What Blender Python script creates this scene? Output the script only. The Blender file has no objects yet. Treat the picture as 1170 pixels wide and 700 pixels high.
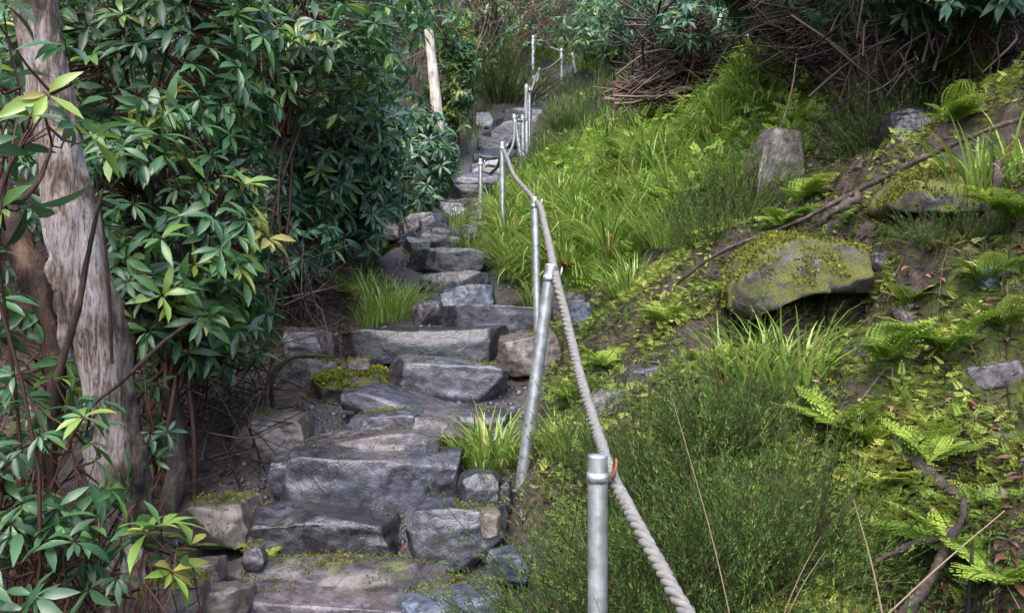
import bpy, bmesh, math, random
import numpy as np
from mathutils import Vector
RS = np.random.RandomState
R = math.radians
SC = bpy.context.scene
COL = SC.collection
# ------------------------------------------------------------------ noise
def _hash(ix, iy, iz, seed):
    h = (ix*374761393 + iy*668265263 + iz*2147483647 + seed*1274126177) & 0xffffffff
    h = ((h ^ (h >> 13))*1274126177) & 0xffffffff
    h = h ^ (h >> 16)
    return (h & 0xffff)/65535.0
def vnoise(p, seed=0):
    p = np.asarray(p, dtype=np.float64)
    i = np.floor(p).astype(np.int64); f = p-i; f = f*f*(3-2*f)
    r = 0
    for dx in (0, 1):
        for dy in (0, 1):
            for dz in (0, 1):
                w = (f[..., 0] if dx else 1-f[..., 0])*(f[..., 1] if dy else 1-f[..., 1])*(f[..., 2] if dz else 1-f[..., 2])
                r = r+w*_hash(i[..., 0]+dx, i[..., 1]+dy, i[..., 2]+dz, seed)
    return r*2-1
def fbm(p, seed=0, o=4, g=.5):
    r = 0; a = 1.0; p = np.asarray(p, dtype=np.float64)
    for k in range(o):
        r = r+a*vnoise(p*(2.03**k)+k*17.3, seed+k); a *= g
    return r
def n2(x, y, s, seed=0, o=4):
    x = np.asarray(x, float); y = np.asarray(y, float)
    return fbm(np.stack([x*s, y*s, np.zeros_like(x)+.5], -1), seed, o)
# ------------------------------------------------------------------ camera mapping (eye at the origin, looking along +y)
def P(px, py, d): return np.array([(px-585)/1000*d, d, (350-py)/1000*d])
# ------------------------------------------------------------------ terrain
PY = [-30, -5, 0, 2.1, 2.7, 3.05, 3.36, 3.8, 4.3, 4.8, 5.4, 5.9, 6.2, 6.6, 7.6, 9, 12, 14, 17, 20, 24, 28, 60, 110]
PZ = [-3.5, -2.0, -1.68, -1.25, -1.04, -.93, -.80, -.60, -.47, -.30, -.14, .0, .13, .27, .60, 1.0, 1.78, 2.4, 3.55, 4.9, 6.55, 8.3, 34, 80]
XC = ([0, 2.7, 3.1, 3.5, 4.0, 4.6, 5.2, 6.1, 6.6, 7.2, 8.6, 12, 16, 18.5, 22, 26], [-.3, -.53, -.6, -.58, -.46, -.47, -.48, -.32, -.42, -.58, -.76, -.5, -.24, 0, .5, 2.5])
HW = ([0, 2.7, 4, 5, 6, 7, 9, 14, 24], [.7, .62, .52, .52, .42, .4, .42, .58, .6])
GB = [ # gaussian bumps x, y, sx, sy, h
    (1.9, 3.9, .9, .38, .24), (1.25, 4.35, .35, .3, .12), (1.34, 3.68, .27, .22, -.36), (1.98, 3.75, .14, .12, -.16),
    (2.6, 5.9, .5, .5, -.12), (3.6, 6.2, 1.1, .7, -.25), (2.8, 7.6, 1.0, .8, .35), (.75, 4.7, .35, .3, .05), (.12, 3.32, .17, .26, .21), (2.2, 9.0, 1.0, .8, .15)]
def H(x, y, noise=True):
    x = np.asarray(x, float); y = np.asarray(y, float)
    p = np.interp(y, PY, PZ); xc = np.interp(y, *XC); hw = np.interp(y, *HW)
    u = x-xc; tr = np.maximum(u-hw, 0); tl = np.maximum(-u-hw, 0)
    sr = np.interp(y, [0, 2, 3, 4, 6, 8, 14, 24, 60], [.3, .44, .52, .6, .6, .47, .45, .35, .2])
    z = p-.03+sr*tr*np.minimum(tr/.25, 1)*.5+sr*tr*.5
    z = z+np.maximum(tr-2.5, 0)*.35*np.clip((y-2)/3, 0, 1)
    z = z+.6*np.clip((tr-2.3)/.22, 0, 1)*np.clip((y-4.9)/.5, 0, 1)*np.clip((10-y)/2, 0, 1)
    sl = np.interp(y, [0, 3, 6, 9, 14, 24], [.08, .1, .25, .35, .4, .4])
    z = z+sl*tl+np.maximum(tl-1.3, 0)*.55
    for (gx, gy, sx, sy, h) in GB:
        z = z+h*np.exp(-((x-gx)/sx)**2-((y-gy)/sy)**2)
    if noise:
        off = np.clip((tr+tl)/.4, 0, 1)
        rg = np.clip(tr-.25, 0, 1)*np.clip((8-y)/2, 0, 1)
        z = z+rg*(.16*(1-2*np.abs(n2(x, y, 2.1, 91, 3)))-.07+.09*n2(x, y, 4.3, 93, 3))
        z = z+n2(x, y, 1.3, 3)*(.02+.09*off)*np.clip(y/3, .3, 3)*.6+n2(x, y, 6, 5)*(.014+.034*off)+n2(x, y, 19, 8, 3)*(.008+.008*off)
        z = z-.14*np.clip((y-8.3)/1, 0, 1)*np.clip((24-y)/3, 0, 1)*(off < .05)
    return z
def hit(px, py, d0=1.2, d1=90):
    ds = np.exp(np.linspace(math.log(d0), math.log(d1), 1500))
    x = (px-585)/1000*ds; z = (350-py)/1000*ds
    b = np.nonzero(z <= H(x, ds))[0]
    d = ds[b[0]] if len(b) else d1
    return np.array([(px-585)/1000*d, d, float(H((px-585)/1000*d, d))])
def G(x, y): return np.array([x, y, float(H(x, y))])
# ------------------------------------------------------------------ objects
def mesh(name, V, F, mat, parent=None, smooth=False, attrs=None, loc=None, mi=None):
    V = np.asarray(V, dtype=np.float32).reshape(-1, 3)
    me = bpy.data.meshes.new(name)
    if isinstance(F, np.ndarray):
        n, k = F.shape
        me.vertices.add(len(V)); me.vertices.foreach_set('co', V.ravel())
        me.loops.add(n*k); me.loops.foreach_set('vertex_index', F.astype(np.int32).ravel())
        me.polygons.add(n); me.polygons.foreach_set('loop_start', np.arange(0, n*k, k, dtype=np.int32))
        try: me.polygons.foreach_set('loop_total', np.full(n, k, dtype=np.int32))
        except Exception: pass
        me.update(calc_edges=True)
    else:
        me.from_pydata(V.tolist(), [], F); me.update()
    if smooth: me.polygons.foreach_set('use_smooth', np.ones(len(me.polygons), dtype=bool))
    for m in (mat if isinstance(mat, (list, tuple)) else [mat]): me.materials.append(m)
    for k_, a in (attrs or {}).items():
        at = me.attributes.new(k_, 'FLOAT', 'POINT'); at.data.foreach_set('value', np.asarray(a, dtype=np.float32))
    o = bpy.data.objects.new(name, me); COL.objects.link(o)
    if parent: o.parent = parent
    if loc is not None: o.location = [float(v) for v in loc]
    return o
def tag(o, label=None, cat=None, group=None, kind=None):
    if label: o['label'] = label
    if cat: o['category'] = cat
    if group: o['group'] = group
    if kind: o['kind'] = kind
    return o
def empty(name, loc, label, cat, group=None, rz=0):
    o = bpy.data.objects.new(name, None); COL.objects.link(o); o.empty_display_size = .1
    o.location = [float(v) for v in loc]; o.rotation_euler.z = rz
    return tag(o, label, cat, group)
def copy_tree(o, parent=None):
    c = o.copy(); COL.objects.link(c); c.parent = parent
    for ch in list(o.children): copy_tree(ch, c)
    return c
def nrm(a): return a/np.maximum(np.linalg.norm(a, axis=-1, keepdims=True), 1e-9)
# ---- geometry batches
class Acc:
    def __init__(s, k=4): s.V = []; s.F = []; s.A = []; s.n = 0; s.k = k
    def add(s, V, F, a):
        V = V.reshape(-1, 3); s.V.append(V); s.F.append(F+s.n); s.A.append(np.broadcast_to(np.asarray(a, float), (len(V),))); s.n += len(V)
    def out(s): return np.concatenate(s.V), np.concatenate(s.F), np.concatenate(s.A)
    def build(s, name, mat, parent=None, smooth=False, loc=None):
        V, F, A = s.out(); return mesh(name, V, F, mat, parent, smooth, {'rnd': A}, loc)
def place(T, F, pos, dirs, nor, scale, a, acc):
    """instances of template T (side, along, normal) -> world"""
    n = len(pos); m = len(T)
    d = nrm(dirs); s = nrm(np.cross(d, nor)); no = np.cross(s, d)
    sc = np.asarray(scale, float).reshape(n, 1, -1)
    Tn = T[None]*sc
    W = pos[:, None]+Tn[..., 0:1]*s[:, None]+Tn[..., 1:2]*d[:, None]+Tn[..., 2:3]*no[:, None]
    FF = (F[None]+np.arange(n)[:, None, None]*m).reshape(-1, F.shape[1])
    acc.add(W.reshape(-1, 3), FF, np.repeat(a, m))
def leaf_t(seg=4, w=.15, fold=.25, droop=.25, peak=.55):
    V = []; F = []
    for i in range(seg+1):
        s = i/seg
        hw = w*(math.sin(math.pi*min(1, max(0, s))**(1.0 if peak > .5 else .8))**.8)*(1.05 if s > .3 else .8)
        if i in (0, seg): hw = w*.04
        z = -droop*s*s
        V += [(-hw, s, z+hw*fold), (0, s, z), (hw, s, z+hw*fold)]
        if i < seg:
            b = i*3; F += [(b, b+1, b+4, b+3), (b+1, b+2, b+5, b+4)]
    return np.array(V), np.array(F)
def tube(pts, rad, sides=6, cap=True):
    pts = np.asarray(pts, float); n = len(pts); rad = np.broadcast_to(np.asarray(rad, float), (n,))
    t = np.gradient(pts, axis=0); t = nrm(t)
    ref = np.array([0., 0, 1]) if abs(t[:, 2]).mean() < .8 else np.array([1., 0, 0])
    s = nrm(np.cross(t, ref)); u = np.cross(s, t)
    an = np.linspace(0, 2*math.pi, sides, endpoint=False)
    V = pts[:, None]+rad[:, None, None]*(np.cos(an)[None, :, None]*s[:, None]+np.sin(an)[None, :, None]*u[:, None])
    F = []
    i = np.arange(n-1)[:, None]*sides; j = np.arange(sides)[None]; j2 = (j+1) % sides
    F = np.stack([i+j, i+j2, i+sides+j2, i+sides+j], -1).reshape(-1, 4)
    return V.reshape(-1, 3), F
def smooth_path(p, n):
    p = np.asarray(p, float); d = np.r_[0, np.cumsum(np.linalg.norm(np.diff(p, axis=0), axis=1))]; out = []
    m = nrm(np.gradient(p, d, axis=0)) if len(p) > 2 else None
    t = np.linspace(0, d[-1], n)
    if len(p) < 3: return np.stack([np.interp(t, d, p[:, k]) for k in range(3)], -1)
    g = np.gradient(p, d, axis=0)
    i = np.clip(np.searchsorted(d, t)-1, 0, len(p)-2); h = (d[i+1]-d[i]); s = (t-d[i])/h; s = s[:, None]; h = h[:, None]
    return (2*s**3-3*s**2+1)*p[i]+(s**3-2*s**2+s)*h*g[i]+(-2*s**3+3*s**2)*p[i+1]+(s**3-s**2)*h*g[i+1]
# ------------------------------------------------------------------ materials
def new_mat(name):
    m = bpy.data.materials.new(name); m.use_nodes = True; nt = m.node_tree; nt.nodes.clear()
    return m, nt
def N(nt, t, **kw):
    n = nt.nodes.new(t)
    for k, v in kw.items():
        if k.startswith('_'): n.inputs[k[1:].replace('_', ' ')].default_value = v
        else: setattr(n, k, v)
    return n
def ramp(nt, fac, stops):
    n = nt.nodes.new('ShaderNodeValToRGB'); cr = n.color_ramp
    while len(cr.elements) < len(stops): cr.elements.new(.5)
    for e, (p, c) in zip(cr.elements, stops): e.position = p; e.color = (*c, 1)
    nt.links.new(fac, n.inputs[0]); return n.outputs[0]
def mixc(nt, fac, a, b, bt='MIX'):
    n = nt.nodes.new('ShaderNodeMix'); n.data_type = 'RGBA'; n.blend_type = bt
    for s, v in ((0, fac), (6, a), (7, b)):
        if hasattr(v, 'links') or hasattr(v, 'is_linked'): nt.links.new(v, n.inputs[s])
        else: n.inputs[s].default_value = v if s == 0 else (*v, 1)
    return n.outputs[2]
def mth(nt, op, a, b=0.0, c=None, clamp=False):
    n = nt.nodes.new('ShaderNodeMath'); n.operation = op; n.use_clamp = clamp
    for i, v in enumerate((a, b, c)):
        if v is None: continue
        if hasattr(v, 'is_linked'): nt.links.new(v, n.inputs[i])
        else: n.inputs[i].default_value = v
    return n.outputs[0]
def noise_n(nt, vec, scale, detail=4, rough=.55, dist=0):
    n = N(nt, 'ShaderNodeTexNoise'); n.inputs['Scale'].default_value = scale; n.inputs['Detail'].default_value = detail
    n.inputs['Roughness'].default_value = rough; n.inputs['Distortion'].default_value = dist
    nt.links.new(vec, n.inputs['Vector']); return n.outputs['Fac']
def pos_n(nt): return N(nt, 'ShaderNodeNewGeometry').outputs['Position']
def finish(nt, col, rough, bump=None, bs=.4, bd=.01, spec=.5, metallic=0, trans=0, tcol=None):
    b = N(nt, 'ShaderNodeBsdfPrincipled'); o = N(nt, 'ShaderNodeOutputMaterial')
    for k, v in (('Base Color', col), ('Roughness', rough), ('Metallic', metallic), ('Specular IOR Level', spec)):
        if hasattr(v, 'is_linked'): nt.links.new(v, b.inputs[k])
        else: b.inputs[k].default_value = (*v, 1) if isinstance(v, tuple) else v
    if bump is not None:
        bn = N(nt, 'ShaderNodeBump'); bn.inputs['Strength'].default_value = bs; bn.inputs['Distance'].default_value = bd
        nt.links.new(bump, bn.inputs['Height']); nt.links.new(bn.outputs[0], b.inputs['Normal'])
    if trans:
        t = N(nt, 'ShaderNodeBsdfTranslucent'); ms = N(nt, 'ShaderNodeMixShader'); ms.inputs[0].default_value = trans
        nt.links.new(tcol if tcol is not None else col, t.inputs[0])
        nt.links.new(b.outputs[0], ms.inputs[1]); nt.links.new(t.outputs[0], ms.inputs[2]); nt.links.new(ms.outputs[0], o.inputs[0])
    else: nt.links.new(b.outputs[0], o.inputs[0])
def plant_mat(name, stops, rough=.5, trans=.25, spec=.4, var=.35):
    m, nt = new_mat(name)
    a = N(nt, 'ShaderNodeAttribute', attribute_name='rnd').outputs['Fac']
    c = ramp(nt, a, stops)
    nz = noise_n(nt, pos_n(nt), 3.0, 2)
    c2 = mixc(nt, mth(nt, 'MULTIPLY', nz, var), c, (.5, .45, .3), 'MULTIPLY')
    finish(nt, c2, rough, None, spec=spec, trans=trans)
    return m
def rock_mat(name, c1, c2, c3, moss=.0, rough=.42, mosscol=((.035, .05, .012), (.13, .14, .03)), up=.35):
    m, nt = new_mat(name); p = pos_n(nt)
    big = noise_n(nt, p, 5, 5, .6, .6); mid = noise_n(nt, p, 22, 6, .65); fine = noise_n(nt, p, 120, 4, .7)
    c = ramp(nt, big, [(.30, c1), (.5, c2), (.68, c3)])
    c = mixc(nt, ramp(nt, mid, [(.42, (0, 0, 0)), (.62, (.85, .85, .85))]), c, tuple(v*.35 for v in c1))
    br = noise_n(nt, p, 7, 4, .6, .8)
    c = mixc(nt, ramp(nt, br, [(.52, (0, 0, 0)), (.64, (.5, .5, .5))]), c, (c2[0]*.95, c2[0]*.72, c2[0]*.55))
    lich = noise_n(nt, p, 13, 5, .7, 1.2)
    c = mixc(nt, ramp(nt, lich, [(.60, (0, 0, 0)), (.70, (.45, .45, .45))]), c, tuple(min(.5, v*1.7) for v in c3))
    c = mixc(nt, mth(nt, 'MULTIPLY', fine, .45), c, (.35, .33, .33), 'OVERLAY')
    vo = N(nt, 'ShaderNodeTexVoronoi', feature='DISTANCE_TO_EDGE'); vo.inputs['Scale'].default_value = 5.5
    wv = N(nt, 'ShaderNodeMixRGB'); wv.inputs[0].default_value = .35; nt.links.new(p, wv.inputs[1])
    nz = N(nt, 'ShaderNodeTexNoise'); nz.inputs['Scale'].default_value = 4; nt.links.new(p, nz.inputs['Vector']); nt.links.new(nz.outputs['Color'], wv.inputs[2])
    nt.links.new(wv.outputs[0], vo.inputs['Vector'])
    crack = ramp(nt, vo.outputs[0], [(0, (0, 0, 0)), (.02, (1, 1, 1))])
    c = mixc(nt, mth(nt, 'MULTIPLY', mth(nt, 'MULTIPLY', mth(nt, 'SUBTRACT', 1, crack), mth(nt, 'MULTIPLY_ADD', big, 4, -1.9, clamp=True)), .6), c, (.02, .017, .015))
    hgt = mth(nt, 'ADD', mth(nt, 'MULTIPLY', mid, .8), mth(nt, 'ADD', mth(nt, 'MULTIPLY', fine, .3), mth(nt, 'MULTIPLY', crack, .12)))
    r = mth(nt, 'ADD', mth(nt, 'MULTIPLY', mid, .5), rough-.31, clamp=True)
    if moss > 0:
        g = N(nt, 'ShaderNodeNewGeometry'); sx = N(nt, 'ShaderNodeSeparateXYZ'); nt.links.new(g.outputs['Normal'], sx.inputs[0])
        mn = noise_n(nt, p, 9, 5, .65)
        f = mth(nt, 'ADD', mth(nt, 'MULTIPLY', sx.outputs['Z'], up), mth(nt, 'MULTIPLY_ADD', mn, 2.2, -1.75+moss))
        f = mth(nt, 'MULTIPLY', f, 4, clamp=True)
        mc = ramp(nt, fine, [(.3, mosscol[0]), (.7, mosscol[1])])
        c = mixc(nt, f, c, mc); r = mth(nt, 'ADD', r, mth(nt, 'MULTIPLY', f, .5), clamp=True)
    finish(nt, c, r, hgt, .6, .014, spec=.6)
    return m
def tube_bark(name, stops, scale=(30, 30, 4), rough=.75, bs=.6):
    m, nt = new_mat(name); tc = N(nt, 'ShaderNodeTexCoord').outputs['Object']
    mp = N(nt, 'ShaderNodeMapping'); mp.inputs['Scale'].default_value = scale; nt.links.new(tc, mp.inputs[0])
    nz = noise_n(nt, mp.outputs[0], 1.0, 9, .72, .9); big = noise_n(nt, tc, 6, 4)
    f = mth(nt, 'ADD', mth(nt, 'MULTIPLY', nz, .5), mth(nt, 'MULTIPLY', big, .5))
    mp2 = N(nt, 'ShaderNodeMapping'); mp2.inputs['Scale'].default_value = tuple(v*2.6 for v in scale); nt.links.new(tc, mp2.inputs[0])
    fine = noise_n(nt, mp2.outputs[0], 1.0, 5, .7, .5)
    col = mixc(nt, ramp(nt, fine, [(.36, (.75, .75, .75)), (.47, (0, 0, 0))]), ramp(nt, f, stops), tuple(v*.6 for v in stops[0][1]))
    finish(nt, col, rough, mth(nt, 'ADD', nz, mth(nt, 'MULTIPLY', fine, .6)), bs, .012, spec=.3)
    return m
M = {}
M['rhodo'] = plant_mat('rhododendron leaf', [(0, (.035, .09, .04)), (.4, (.065, .17, .065)), (.7, (.11, .235, .065)), (.97, (.27, .40, .06)), (1, (.38, .36, .09))], .36, .36, .7)
M['rhodo_far'] = plant_mat('dark shrub leaf', [(0, (.04, .10, .06)), (.5, (.075, .18, .095)), (.8, (.12, .25, .095)), (1, (.24, .38, .08))], .40, .36, .7)
M['grass'] = plant_mat('wood rush blade', [(0, (.30, .22, .08)), (.07, (.28, .2, .07)), (.09, (.07, .13, .022)), (.4, (.17, .29, .05)), (.8, (.36, .50, .11)), (1, (.56, .62, .20))], .40, .35, .5)
M['grass_dark'] = plant_mat('fine grass blade', [(0, (.25, .18, .07)), (.1, (.06, .10, .02)), (.5, (.07, .14, .025)), (1, (.13, .23, .04))], .5, .35, .3)
M['heather'] = plant_mat('heather needle', [(0, (.07, .05, .025)), (.15, (.03, .065, .018)), (.6, (.07, .14, .035)), (1, (.15, .24, .05))], .6, .2, .2)
M['fern'] = plant_mat('fern frond', [(0, (.07, .13, .02)), (.5, (.16, .28, .035)), (1, (.34, .44, .07))], .55, .35, .3)
M['cover'] = plant_mat('small leaved ground plant', [(0, (.16, .09, .03)), (.08, (.06, .11, .022)), (.35, (.15, .23, .04)), (.7, (.33, .39, .075)), (1, (.52, .49, .12))], .6, .3, .25)
M['moss'] = plant_mat('moss tuft', [(0, (.03, .04, .008)), (.5, (.08, .10, .015)), (1, (.20, .21, .03))], .85, .15, .1)
M['litter'] = plant_mat('dead leaf', [(0, (.04, .02, .013)), (.5, (.10, .045, .025)), (.85, (.19, .09, .045)), (1, (.38, .27, .16))], .5, .1, .45)
M['ochre_moss'] = plant_mat('ochre moss', [(0, (.05, .055, .012)), (.5, (.13, .15, .028)), (1, (.34, .32, .05))], .85, .2, .1)
M['bracken'] = plant_mat('dead bracken', [(0, (.08, .03, .012)), (1, (.24, .11, .045))], .7, .2, .2)
M['twig'] = plant_mat('dead twig', [(0, (.014, .009, .008)), (.75, (.045, .029, .024)), (1, (.16, .12, .10))], .7, 0, .3)
M['twig_brown'] = plant_mat('brown thicket twig', [(0, (.06, .035, .028)), (.6, (.13, .085, .07)), (1, (.30, .22, .19))], .8, 0, .2)
M['stem'] = plant_mat('rhododendron stem', [(0, (.03, .014, .01)), (1, (.10, .04, .025))], .6, 0, .3)
M['straw'] = plant_mat('straw stem', [(0, (.22, .16, .10)), (1, (.38, .31, .21))], .6, .1, .3)
M['rock_grey'] = rock_mat('wet grey stone', (.024, .024, .032), (.058, .06, .08), (.125, .125, .155), 0, .28)
M['rock_blue'] = rock_mat('blue grey slate', (.04, .05, .07), (.085, .105, .145), (.17, .20, .255), 0, .28)
M['rock_dark'] = rock_mat('dark wet stone', (.010, .010, .013), (.028, .027, .034), (.085, .082, .102), .0, .22)
M['rock_tan'] = rock_mat('tan stone', (.05, .04, .034), (.115, .093, .08), (.20, .17, .15), .1, .45)
M['rock_pink'] = rock_mat('pinkish stone', (.045, .037, .042), (.10, .083, .094), (.185, .158, .178), .0, .30)
M['rock_moss'] = rock_mat('mossy stone', (.032, .028, .028), (.075, .065, .064), (.15, .13, .13), .22, .45)
M['rock_mossy2'] = rock_mat('thickly mossed stone', (.018, .015, .015), (.042, .036, .036), (.095, .085, .085), .75, .5, ((.03, .036, .008), (.13, .13, .024)), .5)
def post_mat():
    m, nt = new_mat('galvanised steel'); p = N(nt, 'ShaderNodeTexCoord').outputs['Object']
    a = noise_n(nt, p, 28, 4, .6); b = noise_n(nt, p, 220, 2)
    mp = N(nt, 'ShaderNodeMapping'); mp.inputs['Scale'].default_value = (60, 60, 5); nt.links.new(p, mp.inputs[0]); s = noise_n(nt, mp.outputs[0], 1, 4)
    c = ramp(nt, a, [(.3, (.30, .31, .32)), (.6, (.52, .54, .56)), (.8, (.66, .68, .69))])
    c = mixc(nt, ramp(nt, s, [(.6, (0, 0, 0)), (.75, (.5, .5, .5))]), c, (.2, .18, .15))
    finish(nt, c, mth(nt, 'MULTIPLY_ADD', a, .35, .22), b, .1, .002, metallic=.75); return m
M['steel'] = post_mat()
def simple(name, col, rough, nscale=40, var=.4, bump=.4, metallic=0):
    m, nt = new_mat(name); p = N(nt, 'ShaderNodeTexCoord').outputs['Object']; a = noise_n(nt, p, nscale, 5, .6)
    finish(nt, ramp(nt, a, [(.3, tuple(v*(1-var) for v in col)), (.7, col)]), rough, a, bump, .004, metallic=metallic); return m
M['rust'] = simple('rusted iron', (.22, .09, .045), .8)
M['rope'] = simple('weathered grey rope', (.19, .18, .168), .85, 60, .45)
M['bark'] = tube_bark('pale peeling bark', [(.38, (.018, .012, .010)), (.45, (.085, .058, .048)), (.50, (.20, .145, .12)), (.54, (.31, .265, .255)), (.59, (.36, .325, .335)), (.65, (.27, .155, .10))], (60, 60, 9), .75, 1.0)
M['bark_red'] = tube_bark('reddish brown bark', [(.40, (.012, .008, .007)), (.5, (.045, .024, .018)), (.6, (.12, .065, .045))], (60, 60, 10))
M['bark_moss'] = tube_bark('dark mossy bark', [(.4, (.010, .008, .007)), (.5, (.04, .03, .025)), (.6, (.09, .08, .06))], (60, 60, 10))
M['wood_pale'] = tube_bark('bleached wood', [(.36, (.10, .08, .06)), (.45, (.36, .31, .26)), (.6, (.60, .56, .50))], (30, 30, 3), .8)
M['root'] = tube_bark('root bark', [(.4, (.014, .01, .009)), (.5, (.05, .036, .03)), (.62, (.16, .12, .10))], (30, 30, 30))
def ground_mat():
    m, nt = new_mat('damp soil with moss'); p = pos_n(nt)
    a = noise_n(nt, p, 3, 6, .6); b = noise_n(nt, p, 26, 6, .7); c_ = noise_n(nt, p, 110, 4, .7)
    soil = ramp(nt, b, [(.3, (.012, .008, .007)), (.5, (.035, .023, .018)), (.72, (.10, .065, .05))])
    mc = ramp(nt, b, [(.3, (.02, .028, .006)), (.55, (.06, .075, .012)), (.75, (.15, .16, .025))])
    grit = ramp(nt, c_, [(.35, (.02, .017, .017)), (.6, (.09, .08, .08)), (.75, (.24, .22, .22))])
    path = N(nt, 'ShaderNodeAttribute', attribute_name='path').outputs['Fac']
    mossy = N(nt, 'ShaderNodeAttribute', attribute_name='mossy').outputs['Fac']
    f = mth(nt, 'MULTIPLY', mth(nt, 'ADD', mth(nt, 'SUBTRACT', a, .62), mth(nt, 'MULTIPLY', mossy, .35)), 7, clamp=True)
    c = mixc(nt, f, soil, mc); c = mixc(nt, path, c, grit)
    h = mth(nt, 'ADD', b, mth(nt, 'MULTIPLY', c_, .5))
    finish(nt, c, mth(nt, 'MULTIPLY_ADD', f, .35, .5), h, .8, .02, spec=.4); return m
M['ground'] = ground_mat()
# ------------------------------------------------------------------ ground
def axis(segs):
    out = []
    for a, b, s in segs: out += list(np.arange(a, b, s))
    return np.array(out+[segs[-1][1]])
gx = axis([(-70, -20, 3), (-20, -6, .7), (-6, -2.2, .12), (-2.2, 3.2, .028), (3.2, 7, .1), (7, 20, .7), (20, 70, 3)])
gy = axis([(-30, -4, 2), (-4, 1.2, .25), (1.2, 7.5, .028), (7.5, 14, .07), (14, 28, .2), (28, 100, 2)])
X, Y = np.meshgrid(gx, gy); Z = H(X, Y)
nx = len(gx); ny = len(gy)
I = np.arange(nx*ny).reshape(ny, nx)
F = np.stack([I[:-1, :-1], I[:-1, 1:], I[1:, 1:], I[1:, :-1]], -1).reshape(-1, 4)
U = np.abs(X-np.interp(Y, *XC))/np.interp(Y, *HW)
path_a = np.clip((1.15-U)*3+n2(X, Y, 5, 40)*.6, 0, 1)
UU = X-np.interp(Y, *XC)-np.interp(Y, *HW)
mossy_a = np.clip(UU*2, 0, 1)*np.clip(.05+n2(X, Y, 1.7, 77)*1.1, -1, 1)
mossy_a = np.where((UU > 1.75) & (Y > 4.7) & (Y < 9.5), -1, mossy_a)
g = mesh('ground', np.stack([X, Y, Z], -1), F, M['ground'], smooth=True, attrs={'path': path_a.ravel(), 'mossy': mossy_a.ravel()})
tag(g, kind='structure')
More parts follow.
